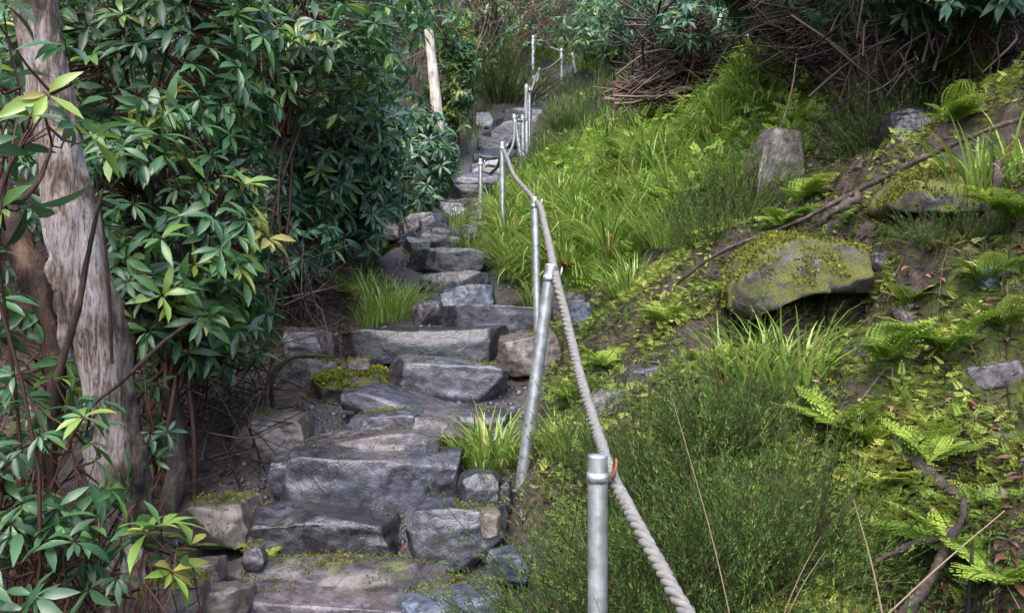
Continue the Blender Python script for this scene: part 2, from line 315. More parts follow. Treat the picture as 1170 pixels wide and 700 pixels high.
# ------------------------------------------------------------------ stones
STONES = []
def rock(name, poly, d, T, mat, label, cat='stone', group=None, tilt=0., lean=.02, down=.05, back=.93, amp=.07, seed=0, facet=1., smooth=0):
    """poly: front outline (pixels of the photo at distance d); T: depth of the stone; tilt: rise of its back edge"""
    poly = np.array([P(px, py, d) for px, py in poly])
    c = poly.mean(0); ext = max(np.ptp(poly[:, 0]), np.ptp(poly[:, 2])); zmin, zmax = poly[:, 2].min(), poly[:, 2].max()
    base = np.array([c[0], d+T/2, zmin])
    rs = RS(seed+int(c[0]*1000) % 9999+int(d*77))
    fr = poly.copy(); k = (fr[:, 2]-zmin)/max(zmax-zmin, 1e-6)
    fr[:, 1] += lean*k+rs.uniform(-.012, .012, len(fr)); fr[:, 2] -= down*(1-k)
    bk = fr.copy(); bk[:, 0] = c[0]+(bk[:, 0]-c[0])*back; bk[:, 1] = d+T+rs.uniform(-.15, .1, len(fr))*T; bk[:, 2] += tilt*k
    md = (fr+bk)/2; md[:, 0] = c[0]+(md[:, 0]-c[0])*(1.03); md[:, 2] += .01*k
    n = len(poly); V = np.concatenate([fr, md, bk, [fr.mean(0)-[0, .012, 0]], [bk.mean(0)]])-base
    F = []
    for r_ in range(2):
        for i in range(n): j = (i+1) % n; F.append((r_*n+i, r_*n+j, (r_+1)*n+j, (r_+1)*n+i))
    for i in range(n): j = (i+1) % n; F.append((3*n, j, i)); F.append((3*n+1, 2*n+i, 2*n+j))
    me = bpy.data.meshes.new('t'); me.from_pydata(V.tolist(), [], F)
    bm = bmesh.new(); bm.from_mesh(me); bmesh.ops.recalc_face_normals(bm, faces=bm.faces); bm.to_mesh(me); bm.free()
    o = bpy.data.objects.new('t', me); COL.objects.link(o)
    md_ = o.modifiers.new('r', 'REMESH'); md_.mode = 'VOXEL'; md_.voxel_size = max(.0075, (ext+T)/2/42)
    sm = o.modifiers.new('s', 'SMOOTH'); sm.factor = .5; sm.iterations = 1+smooth
    dg = bpy.context.evaluated_depsgraph_get(); ev = o.evaluated_get(dg)
    m2 = bpy.data.meshes.new_from_object(ev); bpy.data.objects.remove(o); bpy.data.meshes.remove(me)
    nv = len(m2.vertices); co = np.empty(nv*3, np.float32); m2.vertices.foreach_get('co', co); co = co.reshape(-1, 3).astype(float)
    no = np.empty(nv*3, np.float32); m2.vertex_normals.foreach_get('vector', no); no = no.reshape(-1, 3)
    w = co+base; s = 1/max(ext, .12)
    a = amp*min(ext, .5)
    f1 = fbm(w*s*2.2, seed+1, 2)
    co = co+no*(a*.7*f1)[:, None]
    for k in range(int(24*facet)):
        ax = rs.choice(5, p=[.14, .14, .34, .34, .04]); v = np.array([(1, 0, 0), (-1, 0, 0), (0, -1, 0), (0, 0, 1), (0, 0, -1)][ax], float)
        v = v+rs.normal(0, .16 if ax > 2 else .26, 3); v /= np.linalg.norm(v); dt = co@v; h = dt.max()-(dt.max()-dt.min())*rs.uniform(.02, .09)
        co = co-np.maximum(dt-h, 0)[:, None]*v
    # broken corners
    for k in range(5):
        v = rs.normal(0, 1, 3); v[1] = -abs(v[1]); v /= np.linalg.norm(v); dt = co@v; h = dt.max()-(dt.max()-dt.min())*rs.uniform(.03, .11); co = co-np.maximum(dt-h, 0)[:, None]*v
    co = (co-co.mean(0))*[1.19 if name == 'stone_step' and d < 9 else 1.08, 1.0, 1.05]+co.mean(0)
    w = co+base
    rd = 1-np.abs(fbm(w*s*5, seed+2, 3)); co = co+no*(a*.26*(rd-.6)+a*.16*vnoise(np.stack([w[:, 0]*4, w[:, 1]*4, w[:, 2]*38+w[:, 0]*4], -1), seed+9)*(1-np.abs(no[:, 2]))+.0028*fbm(w*40, seed+3, 3))[:, None]
    m2.vertices.foreach_set('co', co.astype(np.float32).ravel()); m2.materials.clear(); m2.materials.append(mat)
    m2.polygons.foreach_set('use_smooth', np.ones(len(m2.polygons), dtype=bool)); m2.update()
    m2.name = name; ob = bpy.data.objects.new(name, m2); COL.objects.link(ob); ob.location = base.tolist()
    tag(ob, label, cat, group)
    STONES.append(ob); return ob
def blob(px, py, w, h, d, T, mat, label, seed=0, name='stone', **kw):
    if px > 630 and py < 680: d = hit(px, py+h*.35)[1]-.04
    rs = RS(seed+5); n = 9; pts = []
    for i in range(n):
        a = 2*math.pi*i/n+rs.uniform(-.2, .2); r = rs.uniform(.86, 1.1); e = .75
        ca, sa = math.cos(a), math.sin(a)
        pts.append((px+w/2*r*math.copysign(abs(ca)**e, ca), py-h/2*r*math.copysign(abs(sa)**e, sa)))
    return rock(name, pts, d, T, mat, label, seed=seed, **kw)
z8 = lambda l, ox=300, oy=350, s=2.: [(ox+a/s, oy+b/s) for a, b in l]
GS = 'stones of the stepped path'
def step(*a, **k): return rock('stone_step', *a, cat='stone step', group=GS, **k)
m = M
step([(170, 697), (300, 690), (425, 690), (445, 702), (440, 740), (180, 750)], 2.68, .3, m['rock_pink'], 'pinkish step stone cut off by the lower edge, second lowest of the path', seed=1)
step([(440, 698), (500, 693), (560, 696), (575, 740), (435, 745)], 2.66, .3, m['rock_blue'], 'blue grey step stone at the very bottom, beside the heather', seed=2)
step([(250, 662), (300, 654), (360, 656), (430, 662), (500, 664), (560, 662), (568, 680), (500, 690), (420, 694), (330, 690), (262, 684)], 2.86, .26, m['rock_moss'], 'long low mossy slab step with small weeds, spanning the path above the lowest stones', tilt=.01, seed=3)
step([(262, 618), (280, 600), (330, 598), (400, 602), (432, 606), (444, 630), (430, 650), (300, 652), (265, 644)], 3.05, .33, m['rock_dark'], 'broad dark wet step stone with shiny top, left of the grey diamond shaped boulder', seed=4, amp=.1)
step(z8([(318, 530), (340, 480), (375, 447), (450, 443), (520, 445), (545, 482), (538, 520), (480, 570), (430, 606), (360, 585)]), 3.0, .24, m['rock_grey'], 'grey diamond shaped boulder standing right of the dark wet step', seed=5, lean=.07, amp=.045)
step(z8([(50, 392), (70, 355), (105, 325), (180, 335), (250, 335), (340, 350), (428, 345), (442, 380), (415, 442), (270, 466), (110, 456), (62, 420)]), 3.36, .32, m['rock_grey'], 'largest bluish grey riser block with flat face, in the middle of the lower steps', seed=6, lean=.03, amp=.04, facet=.7)
step(z8([(60, 322), (150, 305), (300, 300), (405, 300), (425, 330), (410, 343), (250, 338), (100, 330)]), 3.47, .3, m['rock_pink'], 'thin pinkish flat slab lying on top of the largest grey block', seed=7, amp=.035, down=.02)
step(z8([(185, 290), (205, 258), (270, 245), (345, 250), (355, 300), (250, 304), (190, 302)]), 3.74, .28, m['rock_grey'], 'left of two small grey riser stones under the tilted slab', seed=8)
step(z8([(345, 258), (380, 245), (430, 256), (448, 280), (440, 302), (350, 302)]), 3.72, .3, m['rock_pink'], 'right of two small riser stones, next to the bright grass tuft', seed=9)
step(z8([(140, 196), (200, 200), (280, 210), (400, 232), (500, 244), (575, 243), (575, 262), (440, 262), (300, 240), (180, 228), (145, 215)]), 4.0, .36, m['rock_grey'], 'wide slab step tilted up behind, with pale wet top and thin dark front edge', seed=10, tilt=.065, amp=.035, down=.04)
step(z8([(288, 150), (295, 116), (350, 108), (410, 118), (480, 112), (530, 125), (548, 160), (540, 192), (440, 200), (310, 190)]), 4.34, .36, m['rock_grey'], 'rounded grey block with two humps on its top edge, below the long dark step', seed=11, amp=.06)
step(z8([(168, 62), (250, 56), (400, 58), (560, 54), (575, 80), (560, 104), (400, 112), (240, 112), (175, 100)]), 4.8, .52, m['rock_dark'], 'long straight dark step with thin pale tread, widest of the path', seed=12, tilt=.02, amp=.03)
step([(575, 384), (600, 379), (632, 380), (649, 396), (645, 418), (600, 420), (578, 410)], 4.6, .3, m['rock_tan'], 'brown rounded boulder behind the leaning post at the end of the long dark step', seed=13)
step([(500, 352), (540, 348), (600, 350), (628, 352), (628, 369), (560, 372), (505, 370)], 5.35, .42, m['rock_grey'], 'low grey riser just above the long dark step', seed=14, amp=.035)
step([(507, 328), (530, 325), (561, 322), (563, 340), (545, 347), (510, 346)], 5.8, .3, m['rock_blue'], 'small blue grey slab standing upright as a riser below the dark steps', seed=15, amp=.03)
step([(484, 311), (520, 307), (560, 309), (563, 328), (520, 330), (484, 328)], 6.2, .36, m['rock_dark'], 'dark square riser with purplish top above the small blue slab', seed=16, amp=.03)
step([(468, 284), (500, 281), (556, 285), (560, 303), (500, 308), (470, 304)], 6.6, .4, m['rock_dark'], 'very dark riser under the overhanging tufts of grass', seed=17, amp=.04)
step([(462, 262), (490, 256), (525, 258), (530, 278), (490, 284), (462, 280)], 7.15, .5, m['rock_dark'], 'uneven dark step next to the fallen rubble stones', seed=18)
step([(455, 247), (480, 240), (505, 244), (510, 258), (480, 262), (457, 260)], 7.8, .5, m['rock_grey'], 'grey step stone where the path bends under the shrubs', seed=19)
step([(520, 228), (549, 224), (562, 232), (558, 246), (525, 244)], 8.8, .5, m['rock_pink'], 'pale flat slab beside the short post', seed=20)
step([(498, 246), (501, 232), (514, 226), (528, 234), (532, 248), (512, 254)], 8.2, .3, m['rock_blue'], 'dark blue rounded stone standing at the bend of the path', seed=21)
far = [([(505, 222), (560, 219), (566, 229), (508, 232)], 9.8, 'rock_dark', 'slab step just beyond the dark blue stone'),
       ([(500, 209), (560, 206), (568, 217), (505, 220)], 10.8, 'rock_dark', 'dark slab step under the looping rope'),
       ([(515, 195), (572, 192), (576, 204), (520, 207)], 11.8, 'rock_grey', 'grey slab step level with the looping rope'),
       ([(535, 181), (582, 178), (584, 191), (538, 193)], 12.9, 'rock_blue', 'blue grey slab step left of the crossed pair of posts'),
       ([(540, 167), (588, 164), (590, 177), (542, 179)], 14.0, 'rock_dark', 'dark slab step level with the feet of the crossed posts'),
       ([(545, 153), (592, 150), (594, 163), (548, 165)], 15.1, 'rock_dark', 'darkest high step just below the grey treads at the top'),
       ([(550, 141), (598, 139), (600, 150), (552, 152)], 16.3, 'rock_grey', 'grey tread high on the path, second below the topmost clear tread'),
       ([(560, 131), (602, 129), (604, 139), (562, 140)], 17.4, 'rock_dark', 'dark tread directly beneath the topmost clear tread'),
       ([(566, 122), (610, 120), (612, 129), (568, 131)], 18.4, 'rock_grey', 'topmost clear tread of the path'),
       ([(541, 140), (543, 126), (556, 123), (563, 132), (560, 141)], 17.2, 'rock_blue', 'pale block at the outer end of the topmost treads'),
       ([(606, 134), (607, 122), (618, 119), (625, 128), (622, 135)], 17.8, 'rock_blue', 'pale block on the rope side of the topmost treads')]
for i, (pl, d, mt, lb) in enumerate(far):
    step(pl, d, .9, m[mt], lb, seed=30+i, amp=.04, down=.15, back=.97)
step([(598, 84), (640, 86), (645, 93), (600, 96)], 21.5, 1.0, m['rock_tan'], 'reddish brown landing below the highest posts', seed=45, down=.2)
# loose stones
S = [(346, 394, 72, 42, 4.75, .3, 'rock_pink', 'pale lilac boulder at the outer edge of the path beside the long dark step'),
     (408, 417, 30, 22, 4.45, .15, 'rock_tan', 'small brown pointed stone beside the pale lilac boulder'),
     (393, 442, 100, 34, 4.3, .35, 'rock_mossy2', 'flat stone thick with olive moss at the outer edge of the path'),
     (345, 425, 80, 30, 4.5, .35, 'rock_moss', 'low mossy slab beneath the pale lilac boulder'),
     (300, 505, 80, 62, 3.7, .4, 'rock_tan', 'brownish slanting slab between the grit path and the dark undergrowth'),
     (322, 540, 45, 34, 3.4, .2, 'rock_grey', 'low grey stone touching the left end of the largest block'),
     (236, 598, 94, 38, 3.05, .3, 'rock_tan', 'tan wedge shaped stone lying near the foot of the tree trunk'),
     (222, 655, 44, 20, 2.75, .15, 'rock_pink', 'small pale stone beside the leafy sprig at the foot of the trunk'),
     (246, 690, 60, 30, 2.6, .2, 'rock_tan', 'tan stone in the lowest row beside the dark soil'),
     (287, 630, 26, 18, 2.9, .08, 'rock_pink', 'little pink stone on the grit before the dark wet step'),
     (190, 690, 70, 34, 2.5, .2, 'rock_moss', 'moss edged stone in the lower corner under the sprigs'),
     (578, 648, 52, 22, 2.86, .2, 'rock_blue', 'pale blue flat stone tucked beneath the heather'),
     (548, 560, 50, 40, 3.15, .2, 'rock_dark', 'dark stone in the gap below the bright grass tuft'),
     (574, 562, 20, 36, 3.2, .1, 'rock_dark', 'narrow dark upright stone next to the foot of the leaning post'),
     (650, 692, 52, 44, 2.6, .25, 'rock_moss', 'pinkish rock with yellow moss at the foot of the nearest post'),
     (547, 552, 46, 14, 3.4, .2, 'rock_tan', 'small tan slab on the soil below the grass tuft'),
     (487, 354, 36, 26, 5.5, .3, 'rock_pink', 'pale rounded stone beside the tuft of bright grass, outer side of the low riser'),
     (666, 360, 30, 28, 5.1, .25, 'rock_blue', 'pale blue square stone behind the twisted rope'),
     (652, 345, 50, 30, 5.5, .3, 'rock_moss', 'mossy stone just behind the pale blue square stone'),
     (738, 428, 50, 26, 4.1, .25, 'rock_grey', 'grey stone half sunk in the bank among small leaves'),
     (700, 460, 46, 30, 3.8, .25, 'rock_pink', 'lilac stone on the bank beside the middle of the rope'),
     (640, 330, 60, 24, 6.0, .3, 'rock_dark', 'dark stone under the dead fern beside the rope'),
     (476, 276, 30, 16, 7.0, .2, 'rock_grey', 'grey rubble stone on the outer side of the dark uneven step'),
     (470, 255, 24, 12, 7.5, .2, 'rock_pink', 'pale rubble stone beneath the dark leaves of the shrub'),
     (448, 262, 22, 14, 7.4, .2, 'rock_tan', 'tan rubble stone half hidden by the dark shrub'),
     (538, 262, 26, 14, 7.2, .2, 'rock_grey', 'grey rubble stone between the grass and the steps'),
     (480, 232, 22, 12, 8.6, .2, 'rock_pink', 'pale rubble stone before the dark blue stone'),
     (1140, 421, 80, 20, 2.75, .18, 'rock_pink', 'flat lilac stone on the bank near a large round leaf'),
     (1155, 498, 24, 16, 2.4, .08, 'rock_pink', 'small whitish stone on the leaf litter of the bank'),
     (1010, 290, 20, 18, 3.7, .08, 'rock_pink', 'tiny pale stone by the dark hollow'),
     (1150, 310, 44, 16, 3.2, .1, 'rock_blue', 'thin bluish stone on the bank under the fern'),
     (1010, 392, 60, 26, 3.3, .3, 'rock_moss', 'mossy stone on the bank right below the hollow'),
     (560, 592, 26, 18, 3.0, .1, 'rock_tan', 'small tan stone between boulder and heather')]
for i, (px, py, w, h, d, T, mt, lb) in enumerate(S):
    blob(px, py, w, h, d, T, m[mt], lb, seed=60+i, amp=.06)
rock('boulder', [(866, 222), (872, 180), (885, 145), (905, 130), (928, 134), (936, 165), (930, 200), (915, 228), (890, 240)], 5.08, .6, m['rock_tan'], 'tall purplish boulder leaning in the earth bank beside a bare stick', 'boulder', seed=101, facet=.25, lean=.25, down=.25, amp=.06)
rock('boulder', [(1035, 130), (1045, 112), (1070, 108), (1092, 125), (1090, 150), (1060, 158), (1038, 150)], hit(*(1060, 150))[1]-.06, .5, m['rock_dark'], 'dark boulder under the overhanging roots in the earth bank', 'boulder', seed=102, facet=.25, lean=.2, down=.1, amp=.08)
rock('boulder', [(852, 352), (856, 320), (876, 292), (915, 270), (955, 264), (1000, 280), (1028, 306), (1020, 334), (970, 332), (930, 338), (898, 356), (872, 368)], 3.50, .62, m['rock_mossy2'], 'yellow mossed boulder overhanging a dark hollow in the bank', 'boulder', seed=103, facet=.25, lean=.10, down=.0, amp=.08)
rock('boulder', [(1040, 232), (1060, 205), (1120, 190), (1180, 196), (1190, 225), (1140, 240), (1080, 240)], hit(*(1110, 236))[1]-.06, .4, m['rock_mossy2'], 'mossed boulder below the long dark branch at the edge of the view', 'boulder', seed=104, facet=.25, lean=.1, down=.0, amp=.1)
rock('boulder', [(1030, 350), (1040, 334), (1070, 326), (1092, 338), (1085, 360), (1040, 366)], hit(*(1040, 362))[1]-.06, .3, m['rock_moss'], 'dark mossy rock beside the hollow of the bank', 'boulder', seed=105, facet=.25, lean=.1, amp=.08)
# ------------------------------------------------------------------ posts
def post(top, bot, d, r, label, db=None, clip=False):
    a = P(*top, d); b = P(*bot, db or d); v = (b-a)/np.linalg.norm(b-a); b2 = b+v*(max(b[2]-float(H(b[0], b[1])), 0)+.09)
    e = empty('handrail_post', b, label, 'post', 'galvanised handrail posts'); r = r*(1.3 if d > 12 else 1)
    n = 3; pts = np.array([b2+(a-b2)*t for t in (0, .5, 1)])-b
    V, F = tube(pts, r, 20); mesh('tube', V, F, M['steel'], e, True)
    up = -v; t0 = a-b
    V, F = tube([t0-up*.004, t0+up*.001, t0+up*.004, t0+up*.0055], [r*1.0, r*1.06, r*.8, r*.02], 20); mesh('cap', V, F, M['steel'], e, True)
    zc = t0-up*.05; V, F = tube([zc-up*.012, zc-up*.0119, zc+up*.0119, zc+up*.012], [r*1.0, r*1.09, r*1.09, r*1.0], 20); mesh('clamp', V, F, M['steel'], e, True)
    # eye that carries the rope
    c = t0-up*.03+np.array([r+.016, 0, 0]); an = np.linspace(0, 2*math.pi, 17)
    V, F = tube([c+np.array([0.004*math.sin(t), .022*math.cos(t), .022*math.sin(t)]) for t in an], .0035, 6); mesh('rope_eye', V, F, M['rust'] if clip else M['steel'], e, True)
    return e
post((683, 521), (683, 930), 2.1, .024, 'nearest and thickest steel post, rising from the heather at the bottom', clip=True)
post((630, 303), (596, 552), 3.3, .024, 'leaning steel post beside the bright grass tuft on the steps', db=3.32)
post((611, 226), (614, 372), 5.2, .023, 'upright steel post rising behind the leaning post')
post((574, 163), (574, 282), 7.4, .023, 'tall thin steel post in the grass above the small blue slab')
post((549, 182), (549, 250), 8.8, .023, 'short steel post on the outer side of the rope next to the pale slab')
post((587, 131), (597, 192), 13, .025, 'tilted post of the crossed pair beside the upper steps')
post((597, 132), (598, 194), 13.2, .025, 'upright post of the crossed pair beside the upper steps')
post((601.5, 97), (602, 168), 14.3, .027, 'front post of the twin posts by the topmost treads')
post((605, 100), (604.5, 166), 14.8, .022, 'thinner post directly behind its twin by the topmost treads')
post((609, 41), (609, 80), 22, .035, 'tallest post on the skyline bend at the top')
post((621, 35), (621, 60), 24.5, .035, 'short post behind the tallest one at the top')
post((589.5, 56), (590, 72), 24, .035, 'lowest stub post at the outer end of the top rope')
post((641.5, 56), (642, 94), 21, .035, 'straight post of the two below the top rope')
post((654, 61), (659.5, 94), 21, .035, 'slanting post of the two below the top rope')
post((673.5, 57), (673.5, 74), 24, .035, 'stub post at the end of the top rope by the brushwood')
post((616.5, 78), (611, 112), 19.5, .03, 'slanting post between the topmost treads and the landing')
post((585+667, 1215), (585+667, 2300), .9, .024, 'steel post behind the viewer where the rope begins')
def rope(name, pts, label, r=.0155, twist=True):
    pts = np.array([P(*p) for p in pts]); L = np.linalg.norm(np.diff(pts, axis=0), axis=1).sum(); b = pts[0]
    acc = Acc()
    if twist:
        n = int(L/.007); c = smooth_path(pts, n); t = nrm(np.gradient(c, axis=0)); s = nrm(np.cross(t, [0, 0, 1.])); u = np.cross(s, t)
        ds = np.r_[0, np.cumsum(np.linalg.norm(np.diff(c, axis=0), axis=1))]
        for k in range(3):
            ph = (ds+.010*np.sin(ds*9)+.006*np.sin(ds*31))/.072*2*math.pi+k*2*math.pi/3
            cc = c+(.52*r)*(np.cos(ph)[:, None]*s+np.sin(ph)[:, None]*u)
            V, F = tube(cc-b, r*(.58+.05*np.sin(ds*57+k*2)+.04*np.sin(ds*133+k)), 7); acc.add(V, F, .5)
    else:
        c = smooth_path(pts, int(L/.15)+4); V, F = tube(c-b, r, 6); acc.add(V, F, .5)
    o = acc.build(name, M['rope'], None, True, b); tag(o, label, 'rope')
rope('rope', [(1252, 1240, .92), (1080, 1030, 1.15), (900, 842, 1.4), (785, 700, 1.72), (735, 611, 1.93), (704, 553, 2.12), (684, 498, 2.45), (663, 430, 2.8), (646, 360, 3.12), (634, 312, 3.3),
              (630, 292, 3.6), (622, 256, 4.3), (617, 236, 4.9), (613, 231, 5.2), (600, 216, 5.9), (586, 198, 6.7), (579, 180, 7.2), (575, 171, 7.4), (570, 187, 8.0), (561, 198, 9.0)],
     'thick twisted grey rope strung along the lower posts, nearest length of handrail')
rope('rope', [(561, 198, 9.0), (553, 195, 9.6), (556, 189, 10.3), (570, 190, 11), (580, 178, 12), (588, 150, 12.9), (588, 138, 13), (598, 139, 13.2), (600, 122, 13.8), (602, 103, 14.2), (605, 105, 14.8), (609, 98, 16.5), (613, 86, 18.5), (617, 81, 19.5), (628, 77, 20.3), (642, 66, 21)],
     'far length of rope looping up past the crossed posts to the landing', .02, False)
rope('rope', [(589.5, 62, 24), (598, 57, 23.3), (609, 47, 22), (615, 46, 23), (621, 44, 24.5), (630, 55, 22.5), (641.5, 59, 21), (654, 64, 21), (664, 64, 22.5), (673.5, 63, 24)],
     'highest rope sagging between the small posts at the top', .028, False)
# ------------------------------------------------------------------ plant kits
LT = [leaf_t(4, .145, .4, .3), leaf_t(4, .155, .25, .5), leaf_t(4, .135, .6, .1), leaf_t(4, .15, .15, .8), leaf_t(4, .125, .3, .2)]
LT2 = [leaf_t(2, .18, .3, .25), leaf_t(2, .18, .2, .5)]
def whorl_geo(acc, pos, ax, ln, rs, k=8, T=LT, hue=0., young=.15):
    n = len(pos); base = rs.rand(n)*.6+.05+hue; yg = rs.rand(n) < young; base = np.where(yg, .72+rs.rand(n)*.28, base)
    ref = np.where(np.abs(ax[:, 2:3]) < .9, np.array([[0, 0, 1.]]), np.array([[1., 0, 0]])); s = nrm(np.cross(ax, ref)); u = np.cross(s, ax)
    for j in range(k):
        keep = rs.rand(n) < .8
        an = 2*math.pi*(j*.382)+rs.rand(n)*1.0; el = rs.uniform(.95, 1.75, n)
        el = np.where(yg, el*.75, el)
        rad = np.cos(an)[:, None]*s+np.sin(an)[:, None]*u
        d = ax*np.cos(el)[:, None]+rad*np.sin(el)[:, None]; d[:, 2] -= rs.uniform(-.1, .75, n); d += rs.normal(0, .12, (n, 3))
        nor = ax+np.array([0, 0, .4])+rs.normal(0, .15, (n, 3))
        sc = ln*rs.uniform(.5, 1.15, n)
        t_, f_ = T[j % len(T)]
        place(t_, f_, (pos+d*.006)[keep], d[keep], nor[keep], sc[keep][:, None]*np.ones((1, 3)), np.clip(base+rs.normal(0, .13, n), 0, 1)[keep], acc)
def bush_mesh(seed, nw, ln, rad=(1, 1, 1), T=LT, k=8, young=.15, shell=.5, nstem=8, hue=0., drop=.9):
    """a shrub of whorled leaves in a lumpy volume centred above its foot at the origin; returns (leaf acc, stem acc)"""
    rs = RS(seed); rad = np.array(rad); leaves = Acc(); st = Acc()
    v = nrm(rs.normal(0, 1, (nw*2, 3))); r = rs.uniform(shell, 1.0, nw*2)**.7
    lump = 1+.28*fbm(v*2.2, seed+3, 3)
    keep = fbm(v*4.0+r[:, None]*3, seed+8, 2) > -.35
    v = v[keep][:nw]; r = r[keep][:nw]; lump = lump[keep][:nw]
    pos = v*(r*lump)[:, None]*rad+np.array([0, 0, rad[2]*drop])
    ax = nrm(v*.7+np.array([0, -.15, .65])+rs.normal(0, .3, v.shape))
    whorl_geo(leaves, pos, ax, ln, rs, k, T, hue, young)
    core = []
    for i in range(nstem):
        a = rs.rand()*6.28; e = np.array([math.cos(a)*rad[0]*.5, math.sin(a)*rad[1]*.5, rad[2]*(drop+rs.uniform(-.3, .4))])
        p = smooth_path([[rs.normal(0, .04), rs.normal(0, .04), -.15], e*[.35, .35, .45]+rs.normal(0, .04, 3), e], 9); core.append(p)
        V, F = tube(p, np.linspace(.018, .008, 9)*np.clip(rad[2], .12, 1), 5); st.add(V, F, rs.rand())
    allc = np.concatenate(core)
    for i in range(0, len(pos), 2 if nw > 400 else 1):
        q = allc[np.argmin(((allc-pos[i])**2).sum(1)+rs.rand(len(allc))*.05)]
        mid = (q+pos[i])/2+rs.normal(0, .02, 3)+[0, 0, -.03]
        V, F = tube(smooth_path([q, mid, pos[i]], 4), [.005, .004, .003, .0022], 3); st.add(V, F, rs.rand())
    return leaves, st
def bush(px, py, d, rad, nw, ln, label, seed, mat='rhodo', T=LT, grp='rhododendron shrubs beside the path', name='rhododendron_bush', drop=.9, **kw):
    c = P(px, py, d); rad = np.array(rad); foot = np.array([c[0], d, c[2]-rad[2]*drop])
    gz = float(H(foot[0], foot[1]))
    e = empty(name, (foot[0], foot[1], gz), label, 'shrub', grp)
    lv, st = bush_mesh(seed, nw, ln, rad, T, drop=drop, **kw)
    off = foot[2]-gz
    if .2 < off < (.8 if 'hillside' in grp else 9):
        rs = RS(seed)
        for i in range(4):
            p = smooth_path([[rs.normal(0, .12), rs.normal(0, .12), -off-.1], [rs.normal(0, .1), rs.normal(0, .1), -off*.5], [rs.normal(0, .06), rs.normal(0, .06), .1*rad[2]]], 8)
            V, F = tube(p, np.linspace(.022, .014, 8)*np.clip(rad[2], .2, 1), 5); st.add(V, F, rs.rand())
    for acc in (lv, st):
        for V in acc.V: V[:, 2] += off
    lv.build('foliage', M[mat], e, False); st.build('stems', M['stem'], e, True)
    return e
# ---- left side shrubs
bush(-20, 115, 2.15, (.30, .3, .30), 22, .105, 'big leaved rhododendron shoots crossing in front of the upper trunk', 201, young=.2)
bush(205, 250, 3.5, (.40, .45, .58), 300, .11, 'tall glossy rhododendron right behind the pale trunk', 202, young=.12)
bush(165, 40, 3.7, (.62, .55, .58), 360, .112, 'leafy crown of rhododendron spreading over the top beside the trunk', 203, young=.15)
bush(225, 365, 3.9, (.34, .4, .26), 90, .11, 'low rhododendron boughs hanging over the dark undergrowth', 204, young=.05)
bush(350, 110, 6.2, (.68, .7, .70), 520, .12, 'wide bluish green rhododendron half way up the path', 205, 'rhodo_far', young=.08)
bush(330, 30, 5.2, (.8, .7, .55), 360, .12, 'bright topped rhododendron between the trunk and the wide bluish one', 206, young=.25)
bush(385, 215, 6.4, (.50, .5, .5), 330, .12, 'dark lower half of the thicket, drooping toward the path', 207, 'rhodo_far', young=.03)
bush(478, 190, 8.6, (.38, .5, .55), 260, .12, 'small leaved dark rhododendron at the bend under the bleached pole', 208, 'rhodo_far', young=.12)
bush(400, 60, 9.5, (.6, .8, .6), 380, .12, 'rhododendron standing behind the wide bluish one, around the bleached pole', 209, 'rhodo_far', young=.25)
bush(518, 85, 14.5, (.42, .7, 1.0), 420, .14, 'bright green column shaped shrub right of the bleached pole', 210, 'rhodo', T=LT2, young=.45)
bush(498, 185, 12.6, (.36, .5, .5), 260, .12, 'dark shrub below the bright column shaped one', 211, 'rhodo_far', T=LT2, young=.1)
bush(40, 250, 4.8, (1.0, .7, 1.1), 520, .125, 'shaded rhododendron deep behind the trunk', 212, 'rhodo_far', young=.02)
bush(-40, 400, 2.9, (.4, .4, .4), 80, .11, 'rhododendron at the edge of view level with the middle of the trunk', 213, young=.08)
bush(35, 530, 2.35, (.27, .25, .26), 62, .085, 'small leaved young rhododendron left of the foot of the trunk', 214, young=.08)
bush(80, 640, 2.2, (.22, .2, .12), 22, .09, 'sparse seedling shrub in the lower corner', 215, young=.05)
bush(183, 632, 2.25, (.09, .08, .07), 7, .10, 'bright leafy sprig at the foot of the trunk', 216, young=.9)
bush(160, 470, 2.9, (.12, .12, .22), 16, .075, 'thin leafy shoots growing up against the lower trunk', 217, young=.2)
bush(300, 270, 5.6, (.55, .5, .5), 260, .11, 'shaded rhododendron over the tangle of dead twigs', 218, 'rhodo_far', young=.04)
